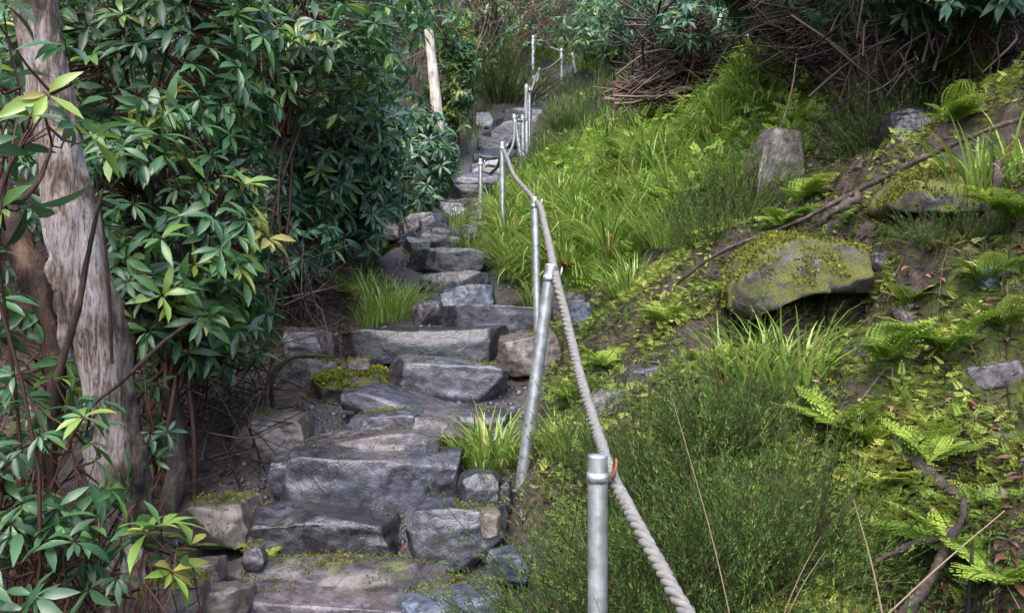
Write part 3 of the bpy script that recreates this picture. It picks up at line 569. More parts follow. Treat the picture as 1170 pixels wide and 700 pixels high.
# ---- back and right side shrubs
bk = [(590, 5, 27, (3.2, 2, 1.8), 650, .17, 'wide evergreen closing the view above the highest posts', .15),
      (690, 10, 19, (1.8, 1.3, 1.1), 520, .15, 'evergreen above the stub post at the rope end', .3),
      (640, 20, 30, (2.5, 2, 2.6), 500, .2, 'pale green evergreen behind the highest rope', .4),
      (760, 5, 13.5, (1.2, 1, .75), 480, .13, 'evergreen above the brushwood pile', .2),
      (450, 15, 13.5, (1.0, .8, .5), 340, .13, 'open light green shrub in front of the brown thicket', .5),
      (540, 15, 17, (.8, .8, .7), 320, .14, 'slender shrub at the edge of the brown thicket', .4),
      (545, 48, 21, (1.0, 1, .8), 300, .16, 'bright low evergreen behind the topmost heather', .5),
      (790, 30, 8.1, (.35, .4, .2), 70, .11, 'rhododendron sprays drooping in front of the brushwood', .25),
      (700, 35, 15, (.8, .8, .6), 300, .14, 'rhododendron between the stub post and the brushwood', .3),
      (840, -30, 10.5, (1.2, 1.0, .7), 460, .13, 'rhododendron hanging over the brushwood and roots', .2),
      (900, 20, 8.0, (.42, .45, .28), 110, .11, 'small rhododendron rooted among the brushwood', .3),
      (900, -5, 6.6, (.5, .5, .26), 380, .13, 'rhododendron on the crest above the earth bank', .15),
      (1120, -30, 4.6, (.6, .5, .26), 420, .10, 'dark rhododendron overhanging the earth bank in the corner', .05),
      (1010, -25, 5.2, (.55, .5, .27), 150, .12, 'rhododendron sprays over the pale hanging roots', .05),
      (1090, -230, 4.4, (1.3, 1.0, .4), 420, .13, 'unseen rhododendron mass added high over the earth bank to shade it', .05),  # out of view, added to block sky light from the earth face
      (900, -210, 5.8, (1.1, .9, .4), 380, .13, 'unseen rhododendron mass added over the purplish boulder to shade the bank', .05),  # second leaf mass added above the frame for its shade
      (1290, 10, 6.4, (.9, .9, 1.2), 380, .13, 'dark rhododendron closing the far end of the earth bank', .05),
      (480, -20, 22, (2.5, 2, 2.0), 480, .18, 'dark evergreen behind the brown thicket', .1),
      (300, -60, 9, (2.0, 1.2, 1.2), 520, .14, 'tall rhododendron rising out of view behind the thicket', .2),
      (80, -80, 5.5, (1.6, 1, .9), 480, .13, 'high rhododendron boughs above the trunk', .1),
      (850, -90, 22, (5, 3, 3.5), 700, .24, 'broad evergreen on the hill crest above everything', .15),
      (560, -90, 36, (7, 4, 5), 800, .35, 'distant evergreen on the skyline over the path', .15)]
for i, (px, py, d, rad, nw, ln, lb, yg) in enumerate(bk):
    bush(px, py, d, rad, nw, ln, lb, 240+i, 'rhodo_far', T=LT2, young=yg, grp='evergreens up the hillside')
# ---- wood: trunk, poles
def limb(name, pts, rad, mat, label=None, cat=None, parent=None, sides=18, n=40, rough=.06, seed=0, origin=None):
    pts = np.array(pts, float); b = pts[0] if origin is None else np.array(origin, float)
    c = smooth_path(pts, n); d = np.linspace(0, 1, n); r = np.interp(d, np.linspace(0, 1, len(rad)), rad)
    c = c+np.stack([vnoise(np.stack([d*7+k*9, d*0+seed, d*0], -1), seed+k) for k in range(3)], -1)*r.mean()*rough*2
    V, F = tube(c, r, sides)
    cc = np.repeat(c, sides, 0); ra = np.repeat(r, sides)
    nn = fbm(V*np.array([1, 1, .35])/max(r.mean(), .01)*.9, seed, 3)
    V = V+nrm(V-cc)*(nn*ra*rough*2)[:, None]
    o = mesh(name, V-b, F, mat, parent, True, loc=None if parent else b)
    if label: tag(o, label, cat)
    return o
tb = P(155, 628, 2.85)
tr_ = empty('tree', tb, 'pale weathered tree trunk leaning at the near side of the steps', 'tree')
limb('trunk', [P(168, 700, 2.85), P(152, 615, 2.85), P(136, 530, 2.85), P(117, 430, 2.84), P(97, 320, 2.83), P(80, 215, 2.82), P(58, 90, 2.8), P(38, 0, 2.78), P(10, -160, 2.75), P(-20, -420, 2.7)],
     [.11, .082, .073, .076, .08, .067, .066, .064, .06, .05], M['bark'], parent=tr_, sides=48, n=260, rough=.10, seed=4, origin=tb)
limb('bark_strip', [P(176, 690, 2.80), P(172, 625, 2.79), P(161, 520, 2.775), P(146, 420, 2.785), P(131, 340, 2.79), P(118, 260, 2.80)], [.03, .024, .02, .016, .01, .003], M['bark_moss'], parent=tr_, sides=14, n=120, rough=.4, seed=9, origin=tb)
limb('split_stub', [P(82, 410, 2.8), P(70, 345, 2.77), P(56, 285, 2.76), P(47, 235, 2.76)], [.018, .022, .016, .002], M['bark'], parent=tr_, sides=14, n=50, rough=.3, seed=12, origin=tb)
limb('dead_branch', [P(128, 415, 2.74), P(122, 300, 2.7), P(110, 200, 2.6)], [.006, .005, .002], M['bark_red'], parent=tr_, sides=6, n=20, origin=tb)
def stick(pts, r, mat, label, cat='stick', name='stick', seed=0, sides=8, rough=.15):
    return limb(name, [P(*p) for p in pts], r, M[mat], label, cat, sides=sides, n=max(24, len(pts)*8), rough=rough, seed=seed)
stick([(20, 760, 3.0), (22, 640, 3.0), (55, 520, 3.0), (62, 440, 3.0), (40, 330, 3.05), (8, 240, 3.1), (-40, 120, 3.2)], [.06, .045, .036, .038, .04, .042, .035], 'bark_red', 'dark reddish rhododendron stem left of the pale trunk', 'branch', 'thick_stem', 1, 16, .25)
stick([(60, 560, 2.5), (66, 440, 2.5), (90, 350, 2.5), (105, 270, 2.5), (118, 215, 2.5)], [.016, .013, .011, .008, .004], 'bark_red', 'thin red brown shoot rising in front of the trunk', 'branch', 'shoot', 2)
stick([(98, 470, 2.45), (140, 435, 2.45), (190, 388, 2.45), (225, 362, 2.5)], [.004, .006, .006, .003], 'bark_red', 'red brown twig slanting across the lower trunk', 'twig', 'twig', 3)
stick([(-20, 232, 2.2), (30, 225, 2.3), (55, 180, 2.35), (62, 150, 2.4)], [.008, .007, .006, .003], 'bark_red', 'twig carrying leaves over the upper trunk', 'twig', 'twig', 4)
stick([(192, 720, 3.4), (195, 560, 3.4), (200, 480, 3.5), (185, 400, 3.5), (205, 300, 3.6)], [.06, .045, .036, .03, .026], 'bark_moss', 'mossy dark stem in the shade behind the pale trunk', 'branch', 'thick_stem', 5, 14, .2)
stick([(230, 660, 4.4), (232, 540, 4.4), (240, 440, 4.5), (225, 340, 4.6)], [.05, .04, .032, .026], 'bark_moss', 'thin shaded stem further behind the pale trunk', 'branch', 'thick_stem', 6, 12, .2)
limb('wooden_pole', [P(504, 185, 12), P(501, 146, 12), P(495.5, 90, 12), P(490, 34, 12)], [.085, .078, .07, .062], M['wood_pale'], 'bleached bare wooden pole leaning among the shrubs', 'pole', sides=14, n=60, rough=.05)
# ---- bare sticks of the right side
stick([(862, 222, 5.6), (872, 190, 5.6), (888, 155, 5.6), (898, 128, 5.6), (905, 100, 5.6), (910, 62, 5.65)], [.009, .008, .009, .007, .006, .003], 'straw', 'pale bare stick standing before the purplish boulder', seed=11)
stick([(1015, 145, 5.3), (1024, 122, 5.3), (1035, 98, 5.3), (1042, 80, 5.3)], [.007, .006, .005, .002], 'twig', 'short bare stick before the dark boulder', seed=12)
stick([(690, 395, 4.5), (760, 335, 4.4), (830, 285, 4.15), (900, 258, 4.0), (985, 215, 3.85), (1060, 178, 3.7), (1130, 148, 3.55), (1230, 120, 3.4)], [.002, .005, .007, .010, .009, .012, .010, .010], 'root', 'long dark branch lying along the crest of the mossy bank', 'branch', 'fallen_branch', 13, 10, .3)
stick([(935, 258, 3.9), (955, 240, 3.85), (985, 222, 3.8)], [.012, .02, .018], 'root', 'stub of rotten wood on the mossy bank below the long branch', 'branch', 'fallen_branch', 14, 10, .3)
stick([(1137, 238, 3.3), (1138, 210, 3.3), (1140, 185, 3.4)], [.012, .016, .012], 'root', 'dark upright stub under the long branch near the edge of view', 'branch', 'fallen_branch', 15, 10, .3)
stick([(1020, 720, 2.2), (1055, 672, 2.25), (1080, 625, 2.3), (1100, 590, 2.35), (1104, 568, 2.4)], [.017, .016, .013, .011, .007], 'root', 'dark curved root in the lower corner of the bank', 'root', 'root', 16, 10, .2)
stick([(1000, 640, 2.35), (1040, 622, 2.35), (1075, 612, 2.38), (1100, 600, 2.4)], [.006, .01, .01, .006], 'root', 'thin forked root joining the dark curved one', 'root', 'root', 17, 8, .2)
stick([(1022, 498, 2.75), (1045, 525, 2.65), (1075, 550, 2.55), (1100, 575, 2.45)], [.012, .018, .018, .01], 'root', 'rotten brown branch crossing the ferns of the bank', 'branch', 'fallen_branch', 18, 10, .35)
stick([(1100, 740, 2.2), (1108, 680, 2.2), (1112, 618, 2.22)], [.008, .007, .003], 'twig', 'bare upright twig in the lower corner of the bank', 'twig', 'twig', 19)
stick([(838, 720, 2.05), (815, 620, 2.1), (790, 530, 2.15), (768, 455, 2.2)], [0.00175, 0.0015, 0.00125, 0.00075], 'straw', 'long straw stem slanting out of the heather', 'straw', 'straw_stem', 20, 6, 0)
stick([(1012, 720, 1.95), (995, 640, 2.0), (975, 570, 2.05)], [0.0025, 0.002, 0.001], 'straw', 'thick straw stem rising from the bottom between heather and root', 'straw', 'straw_stem', 21, 6, 0)
stick([(1010, 705, 1.9), (1075, 645, 1.95), (1148, 583, 2.0)], [.0022, .002, .0013], 'straw', 'thin straw stem slanting toward the edge of view', 'straw', 'straw_stem', 22, 6, 0)
stick([(890, 715, 2.0), (915, 655, 2.0), (938, 612, 2.0)], [0.0015, 0.00125, 0.0005], 'straw', 'short straw stem in the heather, inner of a pair', 'straw', 'straw_stem', 23, 6, 0)
stick([(893, 715, 2.0), (922, 660, 2.0), (944, 628, 2.0)], [0.0015, 0.00125, 0.0005], 'straw', 'short straw stem in the heather, outer of a pair', 'straw', 'straw_stem', 24, 6, 0)
stick([(310, 470, 4.1), (312, 430, 4.1), (330, 410, 4.2), (385, 408, 4.3)], [.008, .01, .008, .003], 'twig', 'curved bare twig bent over the mossy slab', 'twig', 'twig', 25)
stick([(298, 500, 3.9), (305, 450, 3.9), (312, 400, 3.95)], [.008, .01, .005], 'root', 'dark upright stub beside the pale lilac boulder', 'branch', 'dead_stub', 26)
stick([(985, 45, 6.2), (1040, 25, 6.2), (1120, 0, 6.1), (1220, -40, 6.0)], [.05, .07, .08, .09], 'bark_moss', 'thick mossy limb leaning over the dark earth bank', 'branch', 'fallen_branch', 27, 14, .3)
# ---- tangles
def tangle(name, n, box, ln, rad, mat, label, cat, seed, kind=None, hang=0., curve=.25, direc=None, sides=3, group=None):
    rs = RS(seed); acc = Acc(); (x0, x1), (y0, y1), (d0, d1) = box
    first = P((x0+x1)/2, (y0+y1)/2, (d0+d1)/2)
    for i in range(n):
        p = P(rs.uniform(x0, x1), rs.uniform(y0, y1), rs.uniform(d0, d1))
        d = rs.normal(0, 1, 3)
        if direc is not None: d = np.array(direc)+d*.35
        d = nrm(d); d[2] -= hang*rs.rand(); L = ln*rs.uniform(.4, 1.3)
        q = [p-d*L/2, p+rs.normal(0, curve*L*.4, 3), p+d*L/2+rs.normal(0, curve*L*.4, 3)]
        r = rad*rs.uniform(.4, 1.4)
        V, F = tube(smooth_path(q, 6)-first, np.linspace(r, r*.4, 6), sides); acc.add(V, F, rs.rand())
        if rs.rand() < .5:
            b = p+d*L*.1; q = [b, b+nrm(d+rs.normal(0, .6, 3))*L*.3]
            V, F = tube(smooth_path(q, 4)-first, np.linspace(r*.6, r*.3, 4), sides); acc.add(V, F, rs.rand())
    o = acc.build(name, M[mat], None, True, first); tag(o, label, cat, group, kind); return o
tangle('dead_twigs', 420, ((250, 385), (300, 440), (5.0, 6.0)), .55, .004, 'twig', 'tangle of bare grey twigs under the rhododendrons beside the path', 'dead twigs', 301, 'stuff', .5)
tangle('dead_twigs', 260, ((160, 300), (400, 560), (3.5, 4.6)), .5, .005, 'twig', 'dark bare twigs in the shade behind the foot of the trunk', 'dead twigs', 302, 'stuff', .3)
tangle('dead_twigs', 160, ((-60, 110), (560, 720), (2.4, 3.0)), .4, .004, 'twig', 'dead twigs on the dark soil in the lower corner', 'dead twigs', 303, 'stuff', .3)
tangle('brown_thicket', 520, ((350, 570), (-60, 45), (15, 19)), 1.9, .009, 'twig_brown', 'brown leafless thicket above the bleached pole', 'thicket', 304, 'stuff', 0, .3, (.25, 0, 1))
tangle('brown_thicket', 240, ((200, 300), (-20, 40), (4.6, 5.4)), .6, .005, 'twig_brown', 'brown bare twigs showing between the rhododendron crowns', 'thicket', 305, 'stuff', 0, .3, (.2, 0, 1))
tangle('dark_thicket', 700, ((540, 640), (-20, 45), (22, 26)), 1.5, .012, 'twig_brown', 'dark leafless undergrowth behind the highest posts', 'thicket', 306, 'stuff', 0, .3)
tangle('brushwood', 620, ((735, 872), (22, 100), (8.2, 9.2)), .62, .010, 'twig', 'pile of dead brushwood and roots heaped above the grassy bank', 'brushwood', 307, 'stuff', .3, .5, (.55, .1, .18), 5)
tangle('brushwood', 150, ((720, 800), (88, 112), (8.2, 8.8)), .6, .010, 'twig_brown', 'fallen brown fronds along the foot of the brushwood', 'brushwood', 308, 'stuff', 0, .3, (1, 0, .15), 4)
tangle('hanging_roots', 170, ((870, 1010), (-10, 62), (5.5, 6.3)), .6, .006, 'twig', 'thin pale roots hanging from the crest of the earth bank', 'roots', 309, 'stuff', .2, .5, (1, 0, .2), 4)
tangle('hanging_roots', 160, ((960, 1190), (-20, 90), (4.5, 5.1)), .5, .008, 'twig', 'dark roots in the hollow of the earth bank', 'roots', 310, 'stuff', .2, .4, None, 4)
for i, (pts, r, lb) in enumerate([
        ([(700, 105, 8.3), (760, 88, 8.3), (820, 60, 8.4), (870, 30, 8.4)], [.02, .035, .03, .02], 'longest grey branch lying across the brushwood pile'),
        ([(740, 112, 8.2), (800, 100, 8.2), (860, 92, 8.1), (905, 70, 8.0)], [.015, .025, .03, .02], 'lowest grey branch at the foot of the brushwood pile'),
        ([(755, 55, 8.5), (800, 45, 8.5), (850, 20, 8.5), (880, -10, 8.5)], [.02, .028, .03, .025], 'uppermost branch of the brushwood pile'),
        ([(800, 110, 8.0), (822, 70, 8.1), (840, 35, 8.2)], [.012, .015, .01], 'thin branch standing upright against the brushwood pile')]):
    stick(pts, r, 'root', lb, 'branch', 'fallen_branch', 40+i, 8, .3)
# ------------------------------------------------------------------ grasses
def blade_t(seg=5, bend=.5):
    V = []; F = []
    for i in range(seg+1):
        s = i/seg; hw = .5*(1-s**1.8)*(.6+.4*min(1, s*4)); a = bend*s
        V += [(-hw, 0, 0), (hw, 0, 0)]; 
        if i < seg: b = 2*i; F.append((b, b+1, b+3, b+2))
    return seg, np.array(F)
def blades(acc, base, az, ln, wid, bend, rs, lean=.25, seg=5):
    """arching blades: base (n,3), azimuth, length, width, bend (radians over the length)"""
    n = len(base); s = np.linspace(0, 1, seg+1)
    th = lean[:, None]+bend[:, None]*s[None]**1.3      # angle from vertical
    dl = (ln/seg)[:, None]*np.ones((1, seg))
    hx = np.concatenate([np.zeros((n, 1)), np.cumsum(np.sin(th[:, :-1])*dl, 1)], 1)
    hz = np.concatenate([np.zeros((n, 1)), np.cumsum(np.cos(th[:, :-1])*dl, 1)], 1)
    dx = np.cos(az); dy = np.sin(az)
    c = np.stack([base[:, 0:1]+hx*dx[:, None], base[:, 1:2]+hx*dy[:, None], base[:, 2:3]+hz], -1)
    w = wid[:, None]*(1-s[None]**2.2)*.5*(.55+.45*np.minimum(1, s*4))[None]
    tw = rs.uniform(-.6, .6, n)[:, None]*s[None]
    sx = -np.sin(az)[:, None]*np.cos(tw)+np.cos(az)[:, None]*np.sin(tw); sy = np.cos(az)[:, None]*np.cos(tw)+np.sin(az)[:, None]*np.sin(tw)
    sd = np.stack([sx, sy, np.zeros_like(sx)], -1)
    V = np.stack([c-sd*w[..., None], c+sd*w[..., None]], 2).reshape(-1, 3)
    b = (np.arange(n)*(seg+1)*2)[:, None]+np.arange(seg)[None]*2
    F = np.stack([b, b+1, b+3, b+2], -1).reshape(-1, 4)
    acc.add(V, F, np.repeat(np.where(rs.rand(n) < .07, rs.rand(n)*.07, .1+.9*np.clip(rs.beta(2.2, 2.2, n), 0, 1)), (seg+1)*2))
def tuft(seed, n, R_, ln, wid, dens=1, bend=1.5):
    rs = RS(seed); acc = Acc(); az = rs.rand(n)*6.283; rr = R_*np.sqrt(rs.rand(n))*.5
    base = np.stack([rr*np.cos(az), rr*np.sin(az), -.02+0*az], -1); az2 = az+rs.normal(0, .5, n)
    blades(acc, base, az2, ln*rs.uniform(.5, 1.15, n), wid*rs.uniform(.6, 1.2, n), bend*rs.uniform(.4, 1.3, n), rs, rs.uniform(.05, .75, n))
    return acc
def put_tuft(px, py, n, R_, ln, wid, label, seed, mat='grass', d=None, bend=1.5, grp='tufts of bright wood rush', name='grass_tuft'):
    p = hit(px, py) if d is None else P(px, py, d)
    if d is not None: p[2] = min(p[2], float(H(p[0], p[1]))+.25)
    o = tuft(seed, n, R_, ln, wid, bend=bend).build(name, M[mat], None, False, p); return tag(o, label, 'grass tuft', grp)
T_ = [(440, 366, 260, .34, .42, .009, 'bright grass tuft on the outer edge of the path above the long dark step'),
      (462, 352, 130, .22, .32, .008, 'smaller grass tuft next to the pale rounded stone'),
      (562, 530, 300, .26, .30, .011, 'bright grass tuft on the steps beside the leaning post'),
      (645, 520, 110, .18, .26, .009, 'grass tuft between the leaning post and the twisted rope'),
      (597, 318, 330, .36, .48, .010, 'big drooping grass tuft around the foot of the upright post'),
      (540, 290, 200, .30, .36, .008, 'grass tuft spilling over the very dark riser'),
      (648, 300, 280, .34, .48, .010, 'arching grass tuft on the bank just right of the rope'),
      (722, 335, 240, .26, .34, .009, 'separate grass tuft at the foot of the grassy bank'),
      (700, 288, 300, .36, .46, .010, 'full grass tussock in the middle of the grassy bank'),
      (765, 282, 280, .34, .42, .010, 'grass tussock at the outer end of the grassy bank'),
      (575, 212, 160, .3, .36, .008, 'grass tuft between the short post and the crossed posts'),
      (850, 455, 120, .26, .42, .013, 'broad bladed grass tuft rising behind the heather'),
      (900, 440, 110, .24, .38, .013, 'broad bladed grass tuft leaning out toward the leaf litter'),
      (1120, 215, 70, .22, .34, .014, 'broad bladed tuft on the shelf under the dark overhang'),
      (1165, 205, 60, .22, .34, .014, 'broad bladed tuft at the edge of view under the dark overhang'),
      (480, 300, 60, .14, .22, .007, 'thin grass tuft on the outer side of the very dark riser'),
      (520, 262, 170, .3, .34, .008, 'grass tuft at the foot of the short post'),
      (590, 262, 220, .32, .40, .009, 'grass tuft behind the tall thin post'),
      (640, 235, 260, .34, .44, .009, 'grass tussock between the rope and the middle of the bank'),
      (415, 330, 90, .2, .3, .008, 'shaded grass tuft under the dead twigs'),
      (628, 70, 420, 1.1, .95, .022, 'pale grass tussock under the highest rope'),
      (684, 84, 420, 1.0, .8, .022, 'pale grass tussock beside the stub post near the brushwood'),
      (552, 75, 420, 1.2, 1.1, .024, 'pale grass tussock behind the heather over the topmost treads'),
      (420, 372, 60, .14, .2, .006, 'thin grass tuft at the outer end of the long dark step')]
for i, (px, py, n, R_, ln, wid, lb) in enumerate(T_): put_tuft(px, py, n, R_, ln, wid, lb, 400+i)
def scatter(px0, px1, y0, y1, n, seed, mask=None):
    rs = RS(seed); y = y0*(y1/y0)**rs.rand(n); x = (rs.uniform(px0, px1, n)-585)/1000*y; z = H(x, y)
    k = np.ones(n, bool) if mask is None else mask(x, y, rs)
    return x[k], y[k], z[k], rs
def U_(x, y): return x-np.interp(y, *XC)-np.interp(y, *HW)     # distance right of the path edge
# continuous grass on the bank
def gm(x, y, rs):
    u = U_(x, y); q = n2(x, y, 1.7, 21, 3)
    return (u > .05) & (u < 2.5+.3*q-.5*np.maximum(y-7.2, 0)) & (q > -.02) & (y > 5.6+.5*np.maximum(u-.5, 0)*.6)
x, y, z, rs = scatter(520, 900, 5.6, 9.6, 2600, 31, gm)
acc = Acc(); n = len(x)
blades(acc, np.stack([x, y, z-.01], -1), rs.normal(-2.0, 1.1, n), rs.uniform(.2, .46, n), rs.uniform(.006, .012, n), rs.uniform(.6, 2.2, n), rs, rs.uniform(.0, .6, n))
cx, cy, cz, rs = scatter(520, 900, 5.7, 9.6, 380, 39, gm)
L_ = rs.uniform(.3, .72, len(cx))*np.interp(cy, [6, 8, 10], [1.05, .8, .55])
for i in range(len(cx)):
    k = 70; az = rs.rand(k)*6.283; rr = .05*np.sqrt(rs.rand(k))
    blades(acc, np.stack([cx[i]+rr*np.cos(az), cy[i]+rr*np.sin(az), cz[i]+0*az], -1), az+rs.normal(0, .4, k), L_[i]*rs.uniform(.5, 1.1, k), rs.uniform(.011, .02, k), rs.uniform(1.0, 2.9, k), rs, rs.uniform(.05, .8, k))
acc.build('grass', M['grass']).name = 'grass'; tag(bpy.data.objects['grass'], 'bright grass covering the bank beside the middle posts', 'grass', kind='stuff')
def gm2(x, y, rs):
    u = U_(x, y); q = n2(x, y, 1.1, 25, 3); return ((u > .2) & (u < 5)) | ((u < -1.0) & (u > -3)) & (q > -.2)
x, y, z, rs = scatter(420, 900, 9, 32, 15000, 33, gm2)
acc = Acc(); n = len(x)
blades(acc, np.stack([x, y, z-.01], -1), rs.rand(n)*6.28, rs.uniform(.2, .5, n), rs.uniform(.01, .02, n), rs.uniform(.4, 1.8, n), rs, rs.uniform(.0, .5, n), 3)
o = acc.build('hillside_grass', M['grass_dark']); tag(o, 'rough grass on the upper slope beside the topmost treads', 'grass', kind='stuff')
def gm3(x, y, rs):
    u = U_(x, y); q = n2(x, y, 2.2, 27, 3); return (u > .4) & (q > .12)
x, y, z, rs = scatter(640, 1250, 1.9, 7, 6000, 35, gm3)
acc = Acc(); n = len(x)
blades(acc, np.stack([x, y, z-.01], -1), rs.rand(n)*6.28, rs.uniform(.06, .2, n), rs.uniform(.0015, .004, n), rs.uniform(.3, 1.5, n), rs, rs.uniform(.0, .6, n), 4)
o = acc.build('fine_grass', M['grass_dark']); tag(o, 'fine short grass in patches on the mossy bank', 'grass', kind='stuff')
# ------------------------------------------------------------------ heather
def heather_mesh(seed, ns, R_, hgt):
    rs = RS(seed); acc = Acc(3)
    az = rs.rand(ns)*6.283; rr = R_*.55*np.sqrt(rs.rand(ns)); base = np.stack([rr*np.cos(az), rr*np.sin(az), 0*az-.03], -1)
    out = np.stack([np.cos(az), np.sin(az), 0*az], -1)*(rr/R_*1.5)[:, None]+rs.normal(0, .18, (ns, 3)); out[:, 2] = rs.uniform(.5, 1.2, ns)
    d = nrm(out); L = hgt*rs.uniform(.35, 1.1, ns)**1.0; hue = np.where(rs.rand(ns) < .10, -.15, .05+.95*rs.rand(ns)**1.2)
    seg = 4; s = np.linspace(0, 1, seg+1)
    bendv = rs.normal(0, .2, (ns, 3))
    C = base[:, None]+d[:, None]*(L[:, None]*s[None])[..., None]+bendv[:, None]*(s[None]**2)[..., None]*L[:, None, None]
    side = nrm(np.cross(d, rs.normal(0, 1, (ns, 3))))
    w = .0022*(1-s*.6)
    V = np.stack([C-side[:, None]*w[None, :, None], C+side[:, None]*w[None, :, None]], 2).reshape(-1, 3)
    b = (np.arange(ns)*(seg+1)*2)[:, None]+np.arange(seg)[None]*2
    F = np.concatenate([np.stack([b, b+1, b+3], -1).reshape(-1, 3), np.stack([b, b+3, b+2], -1).reshape(-1, 3)])
    acc.add(V, F, np.repeat(np.full(ns, .05), (seg+1)*2))
    k = 58
    t = rs.uniform(.22, 1.0, (ns, k)); i = np.clip((t*seg).astype(int), 0, seg-1); f = t*seg-i
    idx = np.arange(ns)[:, None]
    p = C[idx, i]*(1-f[..., None])+C[idx, i+1]*f[..., None]
    p = p+rs.normal(0, .0035, p.shape)
    nd = nrm(d[:, None]*1.25+nrm(rs.normal(0, 1, (ns, k, 3)))*.75)
    ln = rs.uniform(.009, .021, (ns, k)); sd = nrm(np.cross(nd, rs.normal(0, 1, nd.shape)))*.0017
    V = np.stack([p-sd, p+sd, p+nd*ln[..., None]], 2).reshape(-1, 3)
    F = np.arange(len(V)).reshape(-1, 3)
    acc.add(V, F, np.repeat(np.clip(hue[:, None]+.5*(t-.5)+rs.normal(0, .06, t.shape), .0, 1).ravel(), 3))
    return acc
HM = [heather_mesh(500+i, 430, .32, .48) for i in range(3)]
HM = [a.build('heather_bush', M['heather']) for a in HM]
hs = [(625, 640, 2.55, .85, 'heather clump closest to the steps, behind the nearest post'),
      (700, 610, 2.55, 1.0, 'heather clump directly behind the rope and the nearest post'),
      (770, 585, 2.6, 1.05, 'heather clump behind the long straw stem'),
      (840, 560, 2.65, 1.05, 'heather clump topped by the broad bladed grass'),
      (905, 580, 2.6, .9, 'heather clump next to the golden ferns of the bank'),
      (790, 690, 2.05, .9, 'heather clump at the bottom just right of the rope'),
      (870, 700, 2.1, .95, 'heather clump at the bottom around the short straw pair'),
      (945, 700, 2.15, .8, 'heather clump at the bottom beside the thick straw stem'),
      (740, 470, 3.1, .85, 'heather clump higher up beside the middle of the rope'),
      (820, 440, 3.15, .8, 'heather clump below the mossed boulder'),
      (572, 118, None, 3.6, 'dark rounded heather bush standing over the topmost treads'),
      (632, 196, 10.5, 1.0, 'heather bush in the grass right of the crossed posts'),
      (650, 135, 14, 1.2, 'heather bush beside the twin posts'),
      (845, 250, 5.1, 1.0, 'heather clump below the purplish boulder'),
      (1010, 205, 5.0, 1.0, 'heather clump at the foot of the bare earth'),
      (1090, 280, 3.5, .6, 'heather clump under the mossed boulder at the edge of view'),
      (820, 300, 4.6, .7, 'heather clump at the end of the mossy crest')]
for i, (px, py, d, s, lb) in enumerate(hs):
    o = HM[i % 3] if i < 3 else HM[i % 3].copy()
    if i >= 3: COL.objects.link(o)
    p = P(px, py, d) if d else hit(px, py); gz = float(H(p[0], p[1])); o.location = (p[0], p[1], gz-.02); o.scale = (s, s, s*(1.0 if s < 2 else .8)); o.rotation_euler.z = i*1.7
    tag(o, lb, 'heather', 'heather bushes')
# ------------------------------------------------------------------ ferns
def fern_mesh(seed, nf=7, L=.3, flat=.5):
    rs = RS(seed); acc = Acc()
    lt = leaf_t(2, .2, .1, .1)
    for i in range(nf):
        az = rs.rand()*6.283; l = L*rs.uniform(.6, 1.1); n = 15; s = np.linspace(.12, 1, n); a0 = rs.uniform(.4, .9); th = a0+flat*1.6*s
        hx = np.cumsum(np.sin(th))*l/n; hz = np.cumsum(np.cos(th))*l/n
        c = np.stack([hx*math.cos(az), hx*math.sin(az), hz], -1); t = nrm(np.gradient(c, axis=0)); sd = np.array([-math.sin(az), math.cos(az), 0]); up = np.cross(sd, t)*-1
        V, F = tube(c, np.linspace(.0018, .0006, n), 3); acc.add(V, F, .3)
        h = .3+.6*rs.rand(); pl = l*.30*np.sin(np.pi*np.clip(s*.9+.1, 0, 1))**.8+.004
        for sg in (-1, 1):
            d = sd*sg+t*.45+rs.normal(0, .06, t.shape)-up*.05
            # pinna as a row of small lobes
            for q in range(4):
                fq = (q+.4)/4; pp = c+nrm(d)*(pl*fq)[:, None]
                for s2 in (-1, 1):
                    dd = nrm(d)*.6+t*s2*.9
                    place(lt[0], lt[1], pp, dd, np.abs(up)*0+np.array([0, 0, 1.])+up*.3, (pl*.30*(1-fq*.6))[:, None]*np.array([[2.3, 1.1, 1]]), np.clip(h+rs.normal(0, .07, n), 0, 1), acc)
    return acc
FM = [fern_mesh(600+i, 7+i, .30).build('fern', M['fern']) for i in range(4)]
